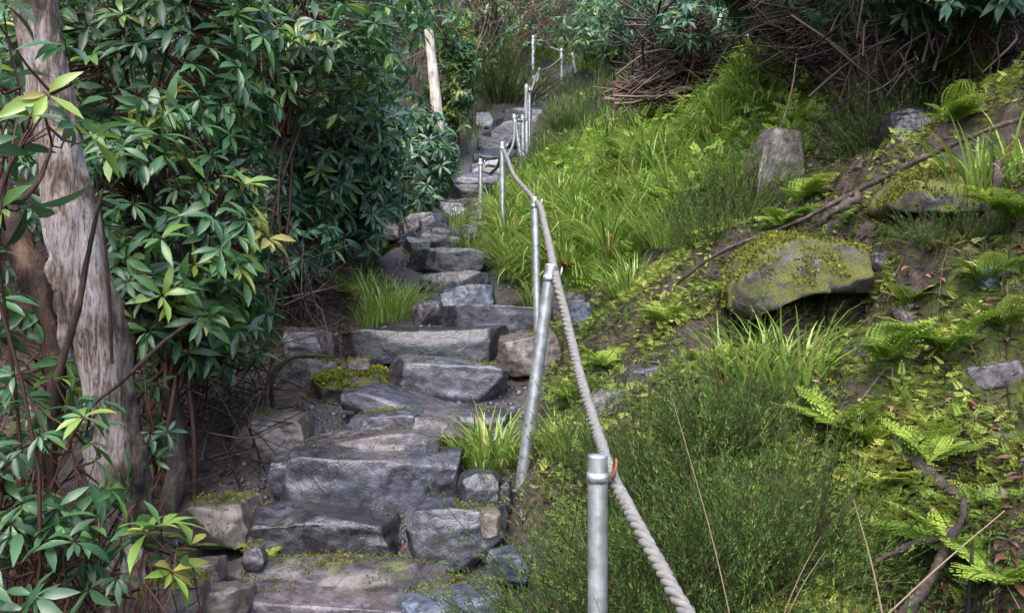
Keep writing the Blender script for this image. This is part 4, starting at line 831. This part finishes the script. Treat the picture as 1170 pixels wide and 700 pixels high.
fs = [(1010, 425, 1.0, 'largest of the yellow green ferns above the leaf litter'), (1080, 410, 1.0, 'fern just left of the flat lilac stone'), (990, 520, .8, 'golden fern left of the rotten brown branch'),
      (960, 500, .9, 'small golden fern at the edge of the heather'), (1060, 540, .8, 'fern growing over the rotten brown branch'), (1000, 570, .75, 'fern above the thick straw stem'),
      (1040, 355, .6, 'fern at the foot of the dark mossy rock'), (930, 300, .5, 'little fern on the yellow mossed boulder'), (1130, 330, .7, 'fern by the thin bluish stone'),
      (1095, 650, 1.0, 'fern behind the bare upright twig'), (1140, 680, 1.0, 'fern in the extreme lower corner'), (1110, 95, 1.5, 'dark fern hanging high on the shaded bank'),
      (1060, 120, 1.3, 'fern beside the dark boulder under the roots'), (1165, 260, 1.1, 'fern at the edge of view below the long branch'), (830, 210, 1.4, 'fern at the upper end of the grassy bank'),
      (800, 175, 1.4, 'fern in the grass under the brushwood'), (770, 250, 1.2, 'fern deep in the grass tussocks'), (915, 235, 1.0, 'fern at the foot of the purplish boulder'),
      (895, 262, .8, 'fern at the start of the mossy crest'), (1090, 150, 1.0, 'fern on the shelf above the long branch'), (650, 465, .6, 'fern behind the rope at its middle'),
      (690, 425, .6, 'fern left of the half sunk grey stone'), (760, 375, 1.0, 'fern below the separate grass tuft'), (840, 350, .6, 'fern at the left side of the mossed boulder'),
      (520, 398, .35, 'little fern growing out of the long dark step'), (545, 402, .35, 'little fern beside the brown rounded boulder'), (425, 470, .3, 'tiny fern on the tilted slab'),
      (390, 455, .3, 'tiny fern on the olive mossed stone'), (720, 190, 1.6, 'fern among the highest grass of the bank'), (740, 130, 2.0, 'broad fern under the fallen fronds'),
      (430, 300, 1.1, 'fern under the dark thicket beside the path'), (395, 345, 1.0, 'fern left of the outer grass tufts'), (1150, 380, .7, 'fern above the flat lilac stone'),
      (300, 660, .35, 'tiny fern on the mossy slab step, outer of two'), (380, 672, .35, 'tiny fern on the mossy slab step, inner of two')]
for i, (px, py, s, lb) in enumerate(fs):
    o = FM[i % 4] if i < 4 else FM[i % 4].copy()
    if i >= 4: COL.objects.link(o)
    p = hit(px, py); o.location = (p[0], p[1], p[2]+(.02 if s > .4 else .06)); s *= .82 if s > .6 else 1; o.scale = (s,)*3; o.rotation_euler = (.0, 0, i*2.1)
    tag(o, lb, 'fern', 'ferns of the bank')
p0 = hit(665, 312)
for i, (px, py, lb) in enumerate([(640, 318, 'dead brown bracken beside the rope'), (672, 322, 'dead brown bracken beneath the arching grass tuft')]):
    p = hit(px, py); o = fern_mesh(650+i, 9, .42, .8).build('dead_bracken', M['bracken'], None, False, (p[0], p[1], p[2]+.02)); tag(o, lb, 'bracken')
# ------------------------------------------------------------------ ground cover, moss, litter, grit
def leafcover(name, px0, px1, y0, y1, n, seed, mask, mat, size, label, cat, lift=.03, T=LT2[0], flat=.5, col=None, k=1):
    x, y, z, rs = scatter(px0, px1, y0, y1, n, seed, mask); n = len(x); acc = Acc()
    clump = n2(x, y, 2.6, seed+4, 3)
    for j in range(k):
        d = rs.normal(0, 1, (n, 3)); d[:, 2] = np.abs(d[:, 2])*flat; no = rs.normal(0, .45, (n, 3)); no[:, 2] += 1
        pos = np.stack([x+rs.normal(0, size*.8, n)*(j > 0), y+rs.normal(0, size*.8, n)*(j > 0), z+np.maximum(rs.rand(n), rs.rand(n))*lift*np.clip(.25+1.6*clump, .1, 2)], -1)
        sc = size*rs.uniform(.5, 1.3, n); v = np.clip(.45+.35*clump+rs.normal(0, .15, n), .1, 1); v = np.where(rs.rand(n) < .04, .02, v)
        if col is not None: v = col(x, y, rs)
        place(T[0], T[1], pos, d, no, sc[:, None]*np.array([[1.9 if len(T[0]) < 12 else 1, 1, 1]]), v, acc)
    o = acc.build(name, M[mat]); tag(o, label, cat, kind='stuff'); return o
def sprig_t(np_=5):
    V = []; F = []
    def lf(o, d, l):
        d = np.array(d); d = d/np.linalg.norm(d); sd = np.array([-d[1], d[0], 0]); o = np.array(o); b = len(V)
        V.extend([o, o+d*l*.5+sd*l*.28+[0, 0, .03], o+d*l, o+d*l*.5-sd*l*.28+[0, 0, .03]]); F.append((b, b+1, b+2, b+3))
    for i in range(np_):
        t = .15+.75*i/np_; l = .36*(1-t*.55); z = -.25*t*t
        for sg in (-1, 1): lf((0, t, z), (sg, .55, 0), l)
    lf((0, .88, -.2), (0, 1, 0), .22)
    return np.array(V), np.array(F)
SPR = sprig_t()
def cm(x, y, rs):
    u = U_(x, y); q = n2(x, y, 2.4, 51, 4); return (u > .12) & (q > -.55+.9*rs.rand(len(x))*(u < 9)) & ~((u > 2.2) & (y > 4.9) & (y < 8)) 
leafcover('ground_cover', 600, 1300, 1.8, 6.8, 95000, 53, cm, 'cover', .040, 'small yellow green leafy plants carpeting the mossy bank', 'ground cover', .07, T=SPR, flat=.55)
def cm3(x, y, rs):
    u = U_(x, y); return (u > .1) & (u < 3.2)
leafcover('fern_cover', 560, 930, 5.4, 10.5, 12000, 55, cm3, 'fern', .11, 'low fern leaves and weeds mixed into the bright grass of the bank', 'ground cover', .22, T=SPR, flat=.9)
def cm2(x, y, rs):
    u = U_(x, y); q = n2(x, y, 2.0, 57, 4); return ((u > .02) & (q > -.2)) | ((u < -1.0) & (q > .1))
leafcover('low_plants', 380, 1000, 6, 26, 14000, 58, cm2, 'cover', .10, 'low leafy plants between the grasses of the upper bank', 'ground cover', .12, T=SPR, flat=.6)
def mm(x, y, rs):
    u = U_(x, y); q = n2(x, y, 3.0, 61, 4); return ((u > .0) & (q > -.1)) | ((u < -1.05) & (q > .25))
leafcover('bank_leaves', 960, 1300, 1.8, 4.5, 3500, 76, lambda x, y, rs: n2(x, y, 2.6, 78, 3) > -.1, 'litter', .05, 'large purple brown dead leaves on the near part of the bank', 'leaf litter', .03, T=LT[1], flat=.3, col=lambda x, y, rs: rs.rand(len(x)))
leafcover('moss', 150, 1300, 1.8, 7, 110000, 63, mm, 'moss', .011, 'olive moss tufts over the soil of the bank', 'moss', .012, flat=1.0)
def lm(x, y, rs):
    u = U_(x, y); q = n2(x, y, 2.4, 71, 4); xc = np.interp(y, *XC); hw = np.interp(y, *HW)
    inside = (np.abs(x-xc) < hw); return (~inside & (q > -.35) & (rs.rand(len(x)) < .85)) | (inside & (rs.rand(len(x)) < .14))
leafcover('leaf_litter', -150, 1300, 1.8, 9, 26000, 73, lm, 'litter', .030, 'brown dead leaves and bits lying on the dark soil', 'leaf litter', .012, T=LT[1], flat=.25, col=lambda x, y, rs: rs.rand(len(x))**1.5)
def tm(x, y, rs):
    u = U_(x, y); return ((u > .1) | (u < -1.0))
x, y, z, rs = scatter(-100, 1300, 1.9, 7.5, 1500, 79, tm); acc = Acc()
for i in range(len(x)):
    a_ = rs.rand()*6.28; L = rs.uniform(.04, .26); q = []
    for t in (-.5, 0, .5):
        xx = x[i]+L*t*math.cos(a_)+rs.normal(0, .012); yy = y[i]+L*t*math.sin(a_)+rs.normal(0, .012); q.append([xx, yy, float(H(xx, yy))+rs.uniform(.003, .03)])
    V, F = tube(smooth_path(q, 5), rs.uniform(.0012, .0045), 4); acc.add(V, F, rs.rand()**.7)
o = acc.build('fallen_twigs', M['twig'], None, True); tag(o, 'small broken twigs strewn over the bank and the shaded soil', 'dead twigs', kind='stuff')
def earth(x, y, rs):
    u = U_(x, y); return (u > 1.9) & (rs.rand(len(x)) < .9)
leafcover('bank_litter', 850, 1300, 4.9, 8.5, 6000, 75, earth, 'litter', .035, 'reddish dead leaves on the bare earth bank under the overhang', 'leaf litter', .02, T=LT[1], flat=.3, col=lambda x, y, rs: rs.rand(len(x))*.7)
# moss growing on the stones: a part of each mossed stone
def moss_on(o, thr, frac, size, seed, k=1):
    me = o.data; n = len(me.vertices); c = np.empty(n*3, np.float32); me.vertices.foreach_get('co', c); c = c.reshape(-1, 3).astype(float)
    q = np.empty(n*3, np.float32); me.vertex_normals.foreach_get('vector', q); q = q.reshape(-1, 3).astype(float)
    w = c+np.array(o.location); nz = fbm(w*7, seed, 3); rs = RS(seed)
    keep = (q[:, 2]+nz*.9 > thr) & (rs.rand(n) < frac); c, q, nz = c[keep], q[keep], nz[keep]
    if len(c) < 5: return
    acc = Acc()
    for j in range(k):
        m_ = len(c); place(LT2[0][0], LT2[0][1], c+q*.004+rs.normal(0, .004, (m_, 3)), q+rs.normal(0, .7, (m_, 3)), rs.normal(0, 1, (m_, 3)), (size*rs.uniform(.5, 1.3, m_))[:, None]*np.array([[1.7, 1, 1]]), np.clip(.45+.35*nz+rs.normal(0, .15, m_), 0, 1), acc)
    tag(acc.build('moss', M['ochre_moss' if size > .012 else 'moss'], o), kind='stuff')
for i, o in enumerate(list(STONES)):
    mn = o.data.materials[0].name
    if mn == 'thickly mossed stone': moss_on(o, .35, .95, .014, 900+i, 3)
    elif mn == 'mossy stone': moss_on(o, .75, .8, .010, 900+i, 2)
    elif o.location.y < 5: moss_on(o, 1.25, .6, .009, 900+i)
# grit and pebbles on the path
def pm(x, y, rs):
    xc = np.interp(y, *XC); hw = np.interp(y, *HW); return np.abs(x-xc) < hw*1.1
x, y, z, rs = scatter(150, 760, 1.9, 12, 13000, 81, pm)
ico = bmesh.new(); bmesh.ops.create_icosphere(ico, subdivisions=1, radius=1); iv = np.array([v.co[:] for v in ico.verts]); fi = np.array([[v.index for v in f.verts] for f in ico.faces]); ico.free()
acc = Acc(3); n = len(x); s = .004+.012*rs.rand(n)**3*(1+y*.15)
V = iv[None]*s[:, None, None]*rs.uniform(.6, 1.4, (n, 1, 3))+rs.normal(0, 1, (n, len(iv), 3))*s[:, None, None]*.15+np.stack([x, y, z], -1)[:, None]
acc.add(V, (fi[None]+np.arange(n)[:, None, None]*len(iv)).reshape(-1, 3), .5)
o = acc.build('gravel', M['rock_grey']); tag(o, 'grit and small pebbles between the step stones', 'gravel', kind='stuff')
# ------------------------------------------------------------------ light and camera
w = bpy.data.worlds.new('World'); SC.world = w; w.use_nodes = True; nt = w.node_tree
sky = nt.nodes.new('ShaderNodeTexSky'); sky.sky_type = 'NISHITA'; sky.sun_disc = False
el, rot = R(58), R(200)
sky.sun_elevation = el; sky.sun_rotation = rot; sky.air_density = 1.0; sky.dust_density = 3.0; sky.ozone_density = 1.0
bg = nt.nodes['Background']; nt.links.new(sky.outputs[0], bg.inputs[0]); bg.inputs[1].default_value = .15
sl = bpy.data.lights.new('sun', 'SUN'); sl.energy = .75; sl.angle = R(45); sl.color = (1, .97, .93)
so = bpy.data.objects.new('sun', sl); COL.objects.link(so)
sd = Vector((math.sin(rot)*math.cos(el), math.cos(rot)*math.cos(el), math.sin(el))); so.rotation_euler = sd.to_track_quat('Z', 'Y').to_euler()
cd = bpy.data.cameras.new('camera'); cd.lens = 36*1000/1170; cd.sensor_width = 36; cd.clip_start = .05; cd.clip_end = 500
co = bpy.data.objects.new('camera', cd); COL.objects.link(co); co.rotation_euler = (R(90), 0, 0); SC.camera = co
SC.view_settings.view_transform = 'Standard'; SC.view_settings.look = 'None'; SC.view_settings.gamma = 1; SC.view_settings.exposure = 2.15
SC.cycles.max_bounces = 6; SC.cycles.diffuse_bounces = 4; SC.cycles.transmission_bounces = 3; SC.cycles.caustics_reflective = False
